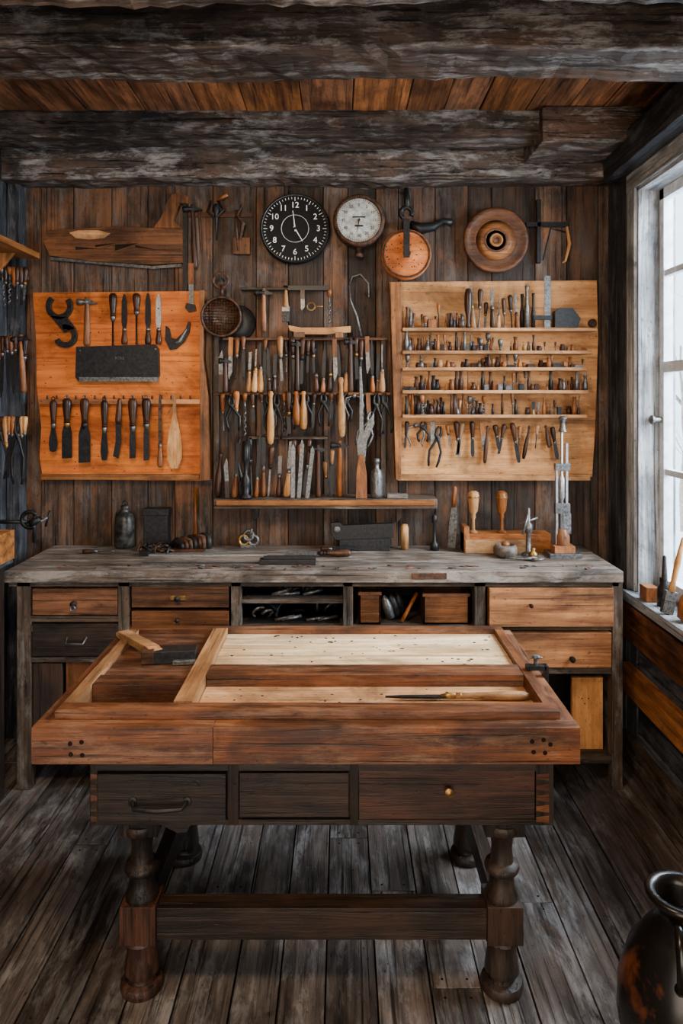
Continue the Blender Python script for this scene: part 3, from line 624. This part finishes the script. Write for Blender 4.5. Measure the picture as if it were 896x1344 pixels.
# sieve
o=B('round_sieve'); y=3.27; X,Z=U(291,y),V(416,y); M=T(X,y,Z)@RX(pi/2)
o.lathe([(.092,-.069),(.092,.02),(.088,.02),(.088,-.002),(.02,0.0)],W('hd','X'),M,40)
for i in range(-6,7):
    h=math.sqrt(max(0,.088**2-(i*.013)**2)); o.tube([(X+i*.013,y-.004,Z-h),(X+i*.013,y-.004,Z+h)],.0018,RUST,None,5); o.tube([(X-h,y-.006,Z+i*.013),(X+h,y-.006,Z+i*.013)],.0018,RUST,None,5)
o.torus(.09,.006,RUST,T(X,y-.02,Z),40,8); o.tube([(X,y,Z+.09),(X,y,Z+.15)],.009,HD); o.torus(.035,.006,RUST,T(X-.005,y,Z+.17),20,8); o.tube([(X,y,Z+.18),(X,3.339,Z+.18)],.004,IRON); o.done()
o=B('iron_disc'); o.lathe([(.08,-.0),(.085,.008),(.08,.014),(.02,.016),(0,.016)],IRON,T(U(312,3.33),3.3385,V(424,3.33))@RX(pi/2),36); o.done()

# middle rack
o=B('chisel_rack',.0015); y0_=3.27
WX=W('drawer','X'); TX=W('bench','X')
def rail(o,x0,x1,py,mat,y0=y0_,th=.012): 
    z=V(py,y0); o.box(U(x0,y0),U(x1,y0),y0,3.3385,z-th,z,mat); return z
z378=rail(o,315,430,377,TX,3.29,.012); z447=rail(o,292,508,443,W('drawer','X')); z518=rail(o,280,512,515,W('drawer','X')); z575=rail(o,326,430,573,TX)
for xx in (281,500): o.box(U(xx,3.28),U(xx+6,3.28),3.28,3.3385,V(650,3.28),V(440,3.28),W('bench','Z'))
o.box(U(343,3.3),U(349,3.3),3.3,3.3385,V(570,3.3),V(375,3.3),W('bench','Z'))
o.done()
o=B('wall_shelf',.003); ZS=V(655,3.17); o.box(U(280,3.17),U(574,3.17),3.17,3.339,ZS-.045,ZS-.0,W('bench','X')); o.box(U(283,3.16),U(571,3.16),3.164,3.17,ZS-.03,ZS-.005,W('pine','X'))
for q_ in (330,520): o.poly([(0,0),(.03,0),(.03,-.06),(0,-.09)],3.31,3.339,W('bench','Z'),T(U(q_,3.3),0,ZS-.045))
o.done()
yt=3.262
o=B('hanging_tool_row')
yy=3.283
for xx,k,L in ((346,'h',.20),(375,'b',.15),(397,'k',.10),(432,'a',.16)):
    hang(o,k,U(xx,yy),V(380,yy),yy,L)
o.tube([(U(372,yy),yy,V(376,yy)),(U(415,yy),yy,V(376,yy))],.004,IRON); o.torus(.018,.003,BRASS,T(U(408,yy),yy+.005,V(402,yy)),16,6); o.tube([(U(412,yy),yy+.005,V(402,yy)),(U(424,yy),yy+.005,V(402,yy))],.003,BRASS)
o.box(U(378,yy),U(432,yy),yy-.005,yy+.01,V(381,yy),V(375,yy),IRON); o.done()
o=B('sickle_caliper'); y=3.31; o.tube([(U(458,y),y,V(375,y)),(U(462,y),y,V(363,y)),(U(473,y),y,V(360,y)),(U(483,y),y,V(372,y)),(U(484,y),y,V(390,y)),(U(478,y),y,V(385,y))],[.003,.004,.005,.005,.004,.003],STEEL); o.tube([(U(458,y),y,V(375,y)),(U(460,y),y,V(395,y)),(U(468,y),y,V(415,y)),(U(474,y),y,V(442,y))],[.004,.005,.006,.007],STEEL); o.tube([(U(472,y),y,V(361,y)),(U(472,y),3.339,V(361,y))],.003,IRON); o.done()
o=B('wooden_spokeshave',.002); y=3.28; o.poly([(U(i,y),V(j,y)) for i,j in ((378,427),(395,430),(430,430),(460,428),(460,436),(430,439),(395,439),(380,434))],3.272,3.30,W('tan','X')); o.box(U(385,y),U(400,y),3.27,3.30,z447,V(436,y),HM); o.box(U(440,y),U(450,y),3.27,3.30,z447,V(436,y),HM); o.done()
DH=[HM,HM,HD,HD,HD,HL]
def kws(k): 
    return {'hm':random.choice(DH)} if k in 'cdfsw' else {}
o=B('rack_chisels'); x_=290
while x_<506:
    L=R(.16,.25); k=random.choice('cccddffkch')
    kw=kws(k)
    if k=='h': kw={'hw':.06,'hm':HD}
    if R(0,1)<.5 and k!='h': M=T(U(x_,yt),yt+R(-.012,.004),z447-.012+R(.0,.02))@RY(R(-.07,.07)); KIND[k](o,M,L*.95,**kw)
    elif k=='h': KIND[k](o,T(U(x_,yt),yt-.008,z518+L),L,**kw)
    else: M=T(U(x_,yt),yt+R(-.012,.0),z518+.0)@RY(pi+R(-.07,.07)); KIND[k](o,M,L,**kw)
    x_+=R(5.5,8.5)
o.done()
o=B('rack_carving_tools'); x_=292
for xx,k,L,mt in ((355,'w',.25,HL),(398,'w',.18,HL),(447,'w',.28,HL),(388,'w',.16,HM),(310,'c',.2,HM),(378,'c',.2,HD)):
    KIND[k](o,T(U(xx,3.24),3.245,V(513 if xx!=447 else 495,3.24))@RY(R(-.04,.04)),L,hm=mt)
t_pliers(o,T(U(488,3.24),3.235,V(540,3.24))@RY(.3),.17,STEEL,.04); t_pliers(o,T(U(303,3.24),3.235,V(520,3.24))@RY(-.1),.16,IRON,.035)
while x_<505:
    L=R(.11,.22); k=random.choice('cdfaskpdfqp'); 
    if k=='q': L=.12
    KIND[k](o,T(U(x_,yt),yt+R(-.01,.003),z518-.004)@RY(R(-.08,.08)),L,**kws(k)); x_+=R(8,12)
o.done()
o=B('shelf_tools'); x_=290
zt=ZS+.0005
while x_<455:
    L=R(.15,.30); k=random.choice('cdfkscdhwfp'); yy=3.215+R(-.02,.04); kw=kws(k)
    if k=='s': kw['w']=.024
    if k=='h': stand(o,'h',U(x_,yy),zt,yy,L,ang=0,hm=random.choice([HM,HD]))
    elif R(0,1)<.5: stand(o,k,U(x_,yy),zt,yy,L,inv=True,ang=R(-.1,.1),**kw)
    else: stand(o,k,U(x_,yy),zt,yy,L,ang=R(-.1,.1),**kw)
    x_+=R(8,12)
for xx,L,k in ((403,.24,'l'),(384,.25,'l'),(392,.27,'l')): o.poly([(-.009,0),(.009,0),(.009,L*.9),(-.003,L),(-.009,L*.9)],-.002,.002,STEEL,T(U(xx,3.20),3.20,zt)@RY(R(.0,.2)))
o.done()
o=B('brace_tongs'); M=T(U(474,3.19),3.19,zt); o.poly([(-.012,.1),(.012,.1),(.018,.18),(.026,.26),(.06,.34),(.052,.38),(.028,.35),(.010,.30),(.006,.5),(.0,.60),(-.010,.60),(-.009,.45),(-.010,.3),(-.022,.26),(-.016,.18)],-.005,.005,STEEL,M); o.poly([(-.026,0),(.026,0),(.024,.11),(.012,.2),(-.012,.2),(-.024,.11)],-.010,.010,HM,M@T(0,-.004,0)); o.done(.002)
o=B('steel_plumb_bottle'); o.lathe([(0,0),(.026,.001),(.028,.02),(.028,.10),(.024,.125),(.012,.135),(.011,.16),(.015,.165),(.014,.18),(0,.182)],STEEL,T(U(494,3.2),3.2,zt),20); o.done()
o=B('oil_spout_can'); o.lathe([(0,0),(.03,.001),(.03,.012),(.014,.02),(.02,.06),(.022,.09),(.008,.11),(.010,.16),(.016,.17),(.016,.26),(0,.262)],IRON,T(U(323,3.2),3.185,zt),18); o.done()
o=B('whetstone',.001); o.box(U(508,3.2),U(535,3.2),3.19,3.24,zt,zt+.018,W('btop','X')); o.done()
o=B('cast_iron_plane_body'); y=3.2; ZP=BT+.0005; o.poly([(U(i,y),V(j,y)) for i,j in ((434,687),(445,686),(450,690),(516,687),(516,706),(440,709),(434,700))],y,y+.035,IRON); o.lathe([(.015,0),(.015,.006)],STEEL,T(U(442,y),y,V(695,y))@RX(pi/2),16); o.box(U(445,y),U(512,y),y+.005,y+.03,ZP,V(706,y),IRON); o.done(.002)
# ================================================================= right board
YR=3.305
o=B('bit_board')
o.poly([(U(i,YR),V(j,YR)) for i,j in ((515,370),(783,368),(785,440),(783,500),(781,560),(777,626),(640,628),(523,629),(521,500))],YR,3.3385,W('tan','X'),r=.6)
o.poly([(U(i,3.26),V(j,3.26)) for i,j in ((511,371),(526,371),(526,629),(519,629),(515,500))],3.24,3.3385,W('pine','Z'),r=.9)
o.box(U(522,3.26),U(777,3.26),3.285,YR,V(630,YR),V(622,YR),W('tan','X'))
rows=[]
for py,x1 in ((431,783),(461,776),(483,770),(513,772),(545,770)):
    ys=3.225; z=V(py,ys); o.box(U(528,ys),U(x1,ys),ys,YR,z-.012,z,W('tan','X')); o.box(U(528,ys),U(x1,ys),ys-.005,ys,z-.012,z+.003,W('tan','X'),r=.0); rows.append(z)
o.done(.0015)
def bitrow(name,z,x0,x1,Lr,step,kinds,ylo=-.016,yhi=.03):
    o=B(name); x_=x0
    while x_<x1:
        L=R(*Lr)*random.choice([.75,1,1,1.15]); yy=3.25+R(ylo,yhi); k=random.choice(kinds); X=U(x_,yy)
        if k=='o':
            r=R(.006,.013); o.lathe([(r,0),(r,L*.5),(r*.6,L*.6),(r*.6,L*.9),(r*.8,L*.92),(r*.8,L)],random.choice([IRON,IRON,STEEL,HD,HD,HM]),T(X,yy,z+.0005),10)
        elif k=='x': a=R(.008,.02); o.box(X-a,X+a,yy-.01,yy+.01,z+.0005,z+L*R(.3,.6),random.choice([IRON,HD,HM,STEEL]))
        elif k=='u': o.lathe([(.012,0),(.013,L*.4),(.009,L*.45),(.011,L*.6),(.002,L*.62)],random.choice([HL,HM,HD,HD]),T(X,yy,z+.0005),12)
        else: stand(o,k,X,z+.0005,yy,L,inv=R(0,1)<.4,ang=R(-.08,.08),**kws(k))
        x_+=R(*step) if R(0,1)<.9 else R(*step)+R(4,9)
    o.done()
bitrow('drill_bit_row',rows[0],534,608,(.07,.11),(3,5),'odaxo'); bitrow('small_chisel_row',rows[0],614,700,(.12,.19),(6,10),'cddowc')
bitrow('drill_bit_row',rows[1],533,660,(.06,.09),(2.6,4.5),'odaox'); bitrow('bit_holder_row',rows[1],670,770,(.04,.07),(5,10),'xuod')
bitrow('drill_bit_row',rows[2],535,768,(.035,.07),(3.5,6),'odaoxu')
bitrow('small_chisel_row',rows[3],535,768,(.05,.10),(4,7),'oduxxo'); bitrow('drill_bit_row',rows[4],533,680,(.05,.11),(3,5),'odaoo'); bitrow('bit_holder_row',rows[4],692,765,(.05,.09),(5,9),'uxodc')
o=B('small_hanging_tools'); x_=534
while x_<735:
    k=random.choice('cdsqwfklhp'); L=R(.09,.20); 
    if k in 'qh': L=R(.08,.12)
    kw=kws(k)
    if k=='s': kw['w']=.018
    if k=='w': kw['r']=.010
    if k=='h': kw['hw']=.05
    yy=3.285; KIND[k](o,T(U(x_,yy),yy,rows[4]-.03-R(0,.03))@RY(R(-.2,.2)),L,**kw); o.tube([(U(x_,yy),yy,rows[4]-.06),(U(x_,yy),YR+.003,rows[4]-.06)],.002,IRON,None,6); x_+=R(8,13)
o.done()
o=B('try_square',.001); y=3.24; o.box(U(714,y),U(722,y),y-.002,y+.002,rows[0]+.0005,V(362,y),STEEL); o.box(U(700,y),U(724,y),y-.006,y+.006,V(420,y),V(414,y),IRON); o.done()
o=B('saw_set_tool'); y=3.24; o.poly([(U(i,y),V(j,y)) for i,j in ((728,430),(728,408),(735,404),(752,404),(762,418),(758,430))],y,y+.04,IRON); o.lathe([(.02,-.008),(.02,.01)],RUST,T(U(778,3.29),3.30,V(424,3.29))@RX(pi/2),20); o.done(.002)
# ================================================================= bench items
zt=BT+.0006
def by(py): return (H-BT)*F/(py-520)
PEW=spot('dark_pewter',(.012,.011,.010),(.075,.068,.06),25,.5,.4)
o=B('oil_bottle'); Y=by(718); o.lathe([(0,0),(.044,.001),(.047,.01),(.047,.12),(.042,.15),(.022,.165),(.018,.175),(.02,.18),(.02,.195),(0,.197)],PEW,T(U(164,Y),Y,zt),28); o.torus(.012,.003,IRON,T(U(164,Y),Y,zt+.205),14,6); o.tube([(U(164,Y)-.02,Y,zt+.17),(U(164,Y)-.04,Y,zt+.16),(U(164,Y)-.045,Y,zt+.12)],.004,IRON); o.done()
o=B('tin_box',.003); Y=3.27; o.box(U(188,Y),U(220,Y),Y,Y+.06,zt,V(670,Y),IRON); o.box(U(187,Y),U(221,Y),Y-.002,Y+.062,V(677,Y),V(668,Y),IRON); o.done()
o=B('leather_tool_roll'); Y=3.2; X=U(248,Y)
for i in range(7): o.tube([(X-.09+.02*i,Y+.03,zt+.02),(X-.06+.02*i,Y+.02,zt+.045+.004*i),(X-.03+.02*i,Y,zt+.03+.006*i),(X-.025+.02*i,Y-.02,zt+.015)],[.012,.016,.016,.012],[IRON,HD,RUST][i%3],None,8)
o.box(X-.09,X+.07,Y-.02,Y+.04,zt,zt+.014,W('hd','X')); o.done()
o=B('wooden_rod'); Y=3.30; o.tube([(U(256,Y),Y,zt+.008),(U(255,Y),3.330,V(642,Y))],.008,HM); o.done()
o=B('scrap_iron_pile')
for i in range(30):
    X=U(R(175,225),3.12); o.tube([(X+R(-.03,.03),by(R(719,726)),zt+.006),(X+R(-.03,.03),by(R(719,726)),zt+R(.006,.03)),(X+R(-.05,.05),by(R(719,728)),zt+.006)],R(.003,.007),RUST if i%2 else IRON)
o.done()
o=B('nail_scatter')
for i in range(46):
    X=R(-1.2,1.05); Y=R(2.86,2.92); a=R(0,6.3); l=R(.015,.04); o.tube([(X,Y,zt+.003),(X+l*math.cos(a),Y+l*.5*math.sin(a),zt+.003)],R(.0018,.003),random.choice([IRON,RUST,STEEL,HM]),None,5)
o.done()
o=B('cast_clamp'); Y=by(718); X=U(326,Y); 
for a in range(3): o.torus(.022,.008,BRASS if a==0 else STEEL,T(X+(a-1)*.022,Y,zt+.032+(.022 if a==1 else 0))@RX(R(-.2,.2)),18,8)
o.box(X-.035,X+.035,Y-.015,Y+.015,zt,zt+.012,STEEL); o.tube([(X,Y,zt+.04),(X+.02,Y-.03,zt+.09)],.005,STEEL); o.done()
o=B('long_saw_blade'); Y=by(742); o.box(U(185,Y),U(345,Y),Y,Y+.045,zt,zt+.004,STEEL); o.box(U(340,Y),U(414,Y),Y-.0,Y+.05,zt,zt+.022,IRON); o.box(U(345,Y),U(414,Y),Y+.01,Y+.03,zt+.022,zt+.034,IRON); o.done(.001)
o=B('long_ruler',.001); Y=by(730); o.box(U(183,Y),U(350,Y),Y,Y+.025,zt,zt+.006,BRIGHT); o.box(U(183,Y),U(195,Y),Y-.01,Y+.035,zt,zt+.02,IRON); o.done()
o=B('bench_chisel'); Y=by(731); t_chisel(o,T(U(461,Y),Y,zt+.016)@RY(pi/2),.30,.018,HD,STEEL); o.done()
o=B('bench_file'); Y=by(727); t_file(o,T(U(420,Y),Y+.04,zt+.013)@RZ(.05)@RY(-pi/2),.16,.02,HD,IRON); o.done()
o=B('bench_screwdriver'); Y=by(727); t_driver(o,T(U(108,Y),Y,zt+.011)@RZ(.05)@RY(-pi/2),.14,HD,STEEL,.010); o.done()
o=B('pine_peg'); Y=3.24; o.lathe([(0,0),(.018,.001),(.018,.10),(.014,.115),(0,.117)],HL,T(U(531,Y),Y,zt),14); o.done()
o=B('steel_spike'); Y=3.22; o.lathe([(0,0),(.02,.001),(.02,.03),(.008,.04),(.005,.12),(.012,.13),(.012,.16),(0,.165)],IRON,T(U(570,Y),Y,zt),14); o.done()
o=B('leaning_drawknife'); Y=3.27; M=T(U(592,Y),Y,zt)@RY(.06); o.poly([(-.018,0),(.018,0),(.02,.12),(.012,.2),(-.008,.2),(-.016,.12)],-.002,.002,STEEL,M); o.lathe([(.008,.19),(.012,.22),(.010,.28),(0,.29)],HM,M); o.done()
o=B('wooden_mallet_stand',.002); Y=3.2; o.box(U(607,Y),U(720,Y),Y-.03,Y+.06,zt,V(699,Y),W('hm','X')); o.box(U(607,Y),U(614,Y),Y-.035,Y+.065,zt,V(690,Y),W('hm','Z')); o.box(U(608,Y),U(690,Y),Y-.05,Y-.028,zt,V(706,Y),W('hl','X')); 
zz=V(699,Y)
for xx,hh in ((621,.19),(658,.19)):
    o.lathe([(.022,0),(.022,.006),(.008,.012),(.007,.06),(.011,.07),(.010,.085),(.02,.10),(.024,.14),(.027,.165),(.024,.182),(.012,.19),(0,.19)],HM if xx>630 else HL,T(U(xx,Y),Y,zz),18)
    o.lathe([(.0265,.158),(.0275,.163),(.0265,.168)],BRASS,T(U(xx,Y),Y,zz),18)
o.done()
o=B('steel_hand_press'); Y=3.18; X=U(687,Y); o.lathe([(0,0),(.03,.001),(.03,.012),(.012,.02),(.01,.10),(.018,.11),(.018,.14),(.008,.15),(.007,.21),(0,.215)],STEEL,T(X,Y-.08,zt),18); o.tube([(X-.04,Y-.08,zt+.14),(X+.04,Y-.08,zt+.17)],.005,STEEL); o.tube([(X-.0,Y-.08,zt+.19),(X-.03,Y-.1,zt+.10)],.006,STEEL); o.done()
o=B('small_crock'); Y=by(731); X=U(663,Y); o.lathe([(0,0),(.04,.001),(.052,.02),(.052,.04),(.044,.054),(.035,.055),(.034,.04),(0,.04)],spot('grey_crock',(.03,.024,.02),(.12,.09,.07),20,0,.5),T(X,Y,zt),28); o.lathe([(.015,.04),(.02,.06),(.008,.07),(0,.07)],HM,T(X,Y,zt),14); o.done()
o=B('drill_stand',.001); Y=3.10; X=U(738,Y)
o.box(X-.07,X+.07,Y-.05,Y+.05,zt,zt+.02,STEEL); o.box(X-.045,X+.045,Y-.035,Y+.035,zt+.02,zt+.05,HM); o.box(X-.032,X-.022,Y-.008,Y+.008,zt+.04,zt+.40,BRIGHT); o.box(X+.012,X+.022,Y-.008,Y+.008,zt+.04,zt+.50,BRIGHT)
o.box(X-.035,X+.03,Y-.014,Y+.014,zt+.19,zt+.235,STEEL); o.box(X-.035,X+.03,Y-.014,Y+.014,zt+.38,zt+.41,STEEL); o.lathe([(.008,.05),(.008,.25),(.014,.26),(.014,.34),(.006,.36),(.006,.56)],BRIGHT,T(X-.004,Y,zt),14)
o.lathe([(.02,.55),(.012,.57),(.012,.60),(.02,.61),(.01,.62)],STEEL,T(X+.0,Y,zt),14); o.lathe([(.03,.05),(.03,.09),(.02,.12)],HM,T(X,Y,zt),16); o.box(X+.0,X+.035,Y-.01,Y+.01,zt+.10,zt+.19,STEEL); o.done()
o=B('pruning_shears'); M=T(U(712,3.0),2.99,zt+.010)@RZ(1.2)@RX(pi/2); t_pliers(o,M,.16,STEEL,.02); o.done()
o=B('brass_weight'); o.lathe([(0,0),(.02,.001),(.02,.02),(.008,.03),(.012,.04),(0,.045)],BRASS,T(U(700,3.06),3.07,zt),16); o.done()
# ================================================================= left wall things
o=B('corner_shelf',.002); o.box(-1.562,U(37,3.12),2.80,3.24,2.235,2.262,W('pine','Y'),r=.1); o.poly([(-1.562,2.235),(-1.45,2.235),(-1.54,2.12),(-1.562,2.12)],3.1,3.12,W('pine','Z'),r=.1); o.done()
for (py,n,L,kinds) in ((360,9,.16,'cda'),(450,8,.24,'pfhsd'),(555,9,.27,'cdwpf')):
    o=B('side_tool_rack',.0); Y=3.14; z=V(py,Y); o.box(-1.562,U(30,Y),Y,Y+.06,z-.016,z,W('bench','X'))
    for i in range(n):
        xx=-6+i*(48/n)+R(-1,1); k=random.choice(kinds); kw={}
        if k in 'cdwfs': kw={'hm':random.choice([HL,HM,HL] if py>500 else [HM,HD,HD])}
        KIND[k](o,T(U(xx,Y),Y-.014+R(-.008,0),z+.03)@RY(R(-.08,.08)),L*R(.85,1.15),**kw)
    o.tube([(-1.562,Y-.012,z+.005),(U(38,Y),Y-.012,z+.005)],.004,IRON); o.done()
o=B('screw_clamp'); Y=3.10; X=U(45,Y); Z=V(685,Y)
o.tube([(-1.562,Y,Z),(X-.03,Y,Z)],.009,IRON); o.torus(.035,.010,IRON,T(X-.02,Y,Z+.01),20,8,.6,5.4); o.tube([(X-.03,Y,Z-.03),(X+.06,Y,Z+.02)],.006,STEEL); o.lathe([(.016,-.02),(.018,0),(.014,.03)],IRON,T(X,Y,Z)@RY(1.1)); o.tube([(X+.05,Y,Z-.02),(X+.07,Y,Z+.05)],.005,IRON); o.tube([(X+.0,Y,Z+.03),(X+.0,Y,Z-.09)],.008,IRON); o.done()
o=B('side_cabinet',.003)
for i in range(5): o.box(-1.345-.012,-1.345+R(-.003,.003),2.25+i*.11,2.25+i*.11+.107,0.0005,.93,W('black','Z'))
o.box(-1.555,-1.36,2.25,2.8,0.0005,.93,W('black','Z')); o.box(-1.555,-1.32,2.23,2.82,.93,.955,W('wallgrey','Y')); o.box(-1.555,-1.30,2.60,2.79,.955,1.07,W('pine','X'),r=.1); o.done()
# ================================================================= sill & jug
zs=WZ0+.0005
o=B('sill_mallet'); o.lathe([(0,0),(.02,.001),(.035,.01),(.038,.06),(.03,.09),(.014,.10),(.011,.15),(.014,.24),(.010,.28),(0,.283)],HM,T(1.28,2.60,zs)@RY(.12)@T(.0,0,.004),18); o.done()
o=B('sill_paint_brush'); M=T(1.25,2.70,zs)@RY(.22); o.box(-.022,.022,-.01,.01,.004,.06,BRISTLE,M); o.box(-.023,.023,-.011,.011,.055,.09,STEEL,M); o.lathe([(.014,.09),(.010,.13),(.012,.2),(.006,.30),(0,.305)],HL,M,12); o.done()
o=B('sill_iron_pot'); M=T(1.265,2.48,zs); o.lathe([(0,0),(.03,.001),(.034,.01),(.036,.07),(.030,.085),(.034,.09),(.03,.09),(.028,.02),(0,.02)],STEEL,M,24); o.done()
o=B('sill_tin_funnel'); M=T(1.29,2.80,zs); o.lathe([(0,0),(.028,.001),(.028,.07),(.012,.10),(.007,.20),(0,.205)],IRON,M,18); o.done()
o=B('sill_wood_block',.002); o.box(1.24,1.29,2.85,2.92,zs,zs+.06,HM); o.done()
o=B('sill_chisel'); M=T(1.335,2.72,zs)@RY(.06); o.poly([(-.010,.001),(.010,.001),(.010,.16),(.004,.2),(-.004,.2),(-.010,.16)],-.002,.002,STEEL,M); o.lathe([(.006,.19),(.013,.23),(.014,.30),(.009,.34),(0,.345)],HM,M,12); o.done()
o=B('glazed_jug'); M=T(.775,1.60,0.0008); 
o.lathe([(0,0),(.085,0),(.095,.01),(.125,.10),(.138,.18),(.135,.25),(.115,.32),(.08,.375),(.06,.40),(.054,.42),(.058,.44),(.074,.452),(.078,.462),(.072,.47),(.058,.468),(.048,.45),(.046,.42),(0,.36)],GLAZE,M,48)
o.tube([(-.055,-.0,.435),(-.10,-.02,.44),(-.128,-.03,.40),(-.118,-.03,.34),(-.1,-.02,.32)],[.012,.012,.011,.012,.014],GLAZE,M@RZ(.9),12); o.lathe([(.096,.348),(.100,.342),(.103,.336)],GLAZE,M,48); o.done()

# ================================================================= light
wd=bpy.data.worlds.new('overcast_sky'); bpy.context.scene.world=wd; wd.use_nodes=True; nt=wd.node_tree; bg=nt.nodes['Background']
tc=N(nt,'ShaderNodeTexCoord'); sp=N(nt,'ShaderNodeSeparateXYZ'); nt.links.new(tc.outputs['Generated'],sp.inputs[0])
mx=N(nt,'ShaderNodeMapRange'); mx.inputs[1].default_value=-.1; mx.inputs[2].default_value=.4; nt.links.new(sp.outputs[0],mx.inputs[0])
nt.links.new(mth(nt,'ADD',mth(nt,'MULTIPLY',mx.outputs[0],-1.5),7.0),bg.inputs['Strength'])
cc=mixc(nt,'MIX',mx.outputs[0],(1,.84,.68,1),(.74,.88,1,1)); nt.links.new(cc,bg.inputs['Color'])
def area(name,loc,rot,sx,sy,portal=False,power=0,col=(1,1,1)):
    l=bpy.data.lights.new(name,'AREA'); l.shape='RECTANGLE'; l.size=sx; l.size_y=sy; l.energy=power; l.color=col
    if portal: l.cycles.is_portal=True
    ob=bpy.data.objects.new(name,l); ob.location=loc; ob.rotation_euler=rot; bpy.context.scene.collection.objects.link(ob)
area('window_sky_portal',(XR+.17,(WY0+WY1)/2,(WZ0+WZ1)/2),(0,pi/2,0),1.8,1.35,True)
area('added_opening_portal',(-.12,-1.25,1.17),(pi/2,0,0),2.1,2.4,True)  # samples sky through the opening added in the unseen front wall
area('outdoor_window_light',(2.7,2.1,2.6),(0,math.radians(68),0),2.2,2.6,False,900,(.90,.95,1))
area('added_warm_fill',(-.45,.9,2.5),(math.radians(42),0,math.radians(8)),.4,.4,False,42,(1,.74,.48))  # unseen overhead area light, added to warm and brighten the room

cam=bpy.data.cameras.new('camera'); co=bpy.data.objects.new('camera',cam); bpy.context.scene.collection.objects.link(co)
co.location=(0,0,H); co.rotation_euler=(pi/2,0,0); cam.sensor_fit='AUTO'; cam.sensor_width=36; cam.lens=F/1344*36; cam.shift_y=-(672-520)/1344; cam.clip_start=.05
bpy.context.scene.camera=co
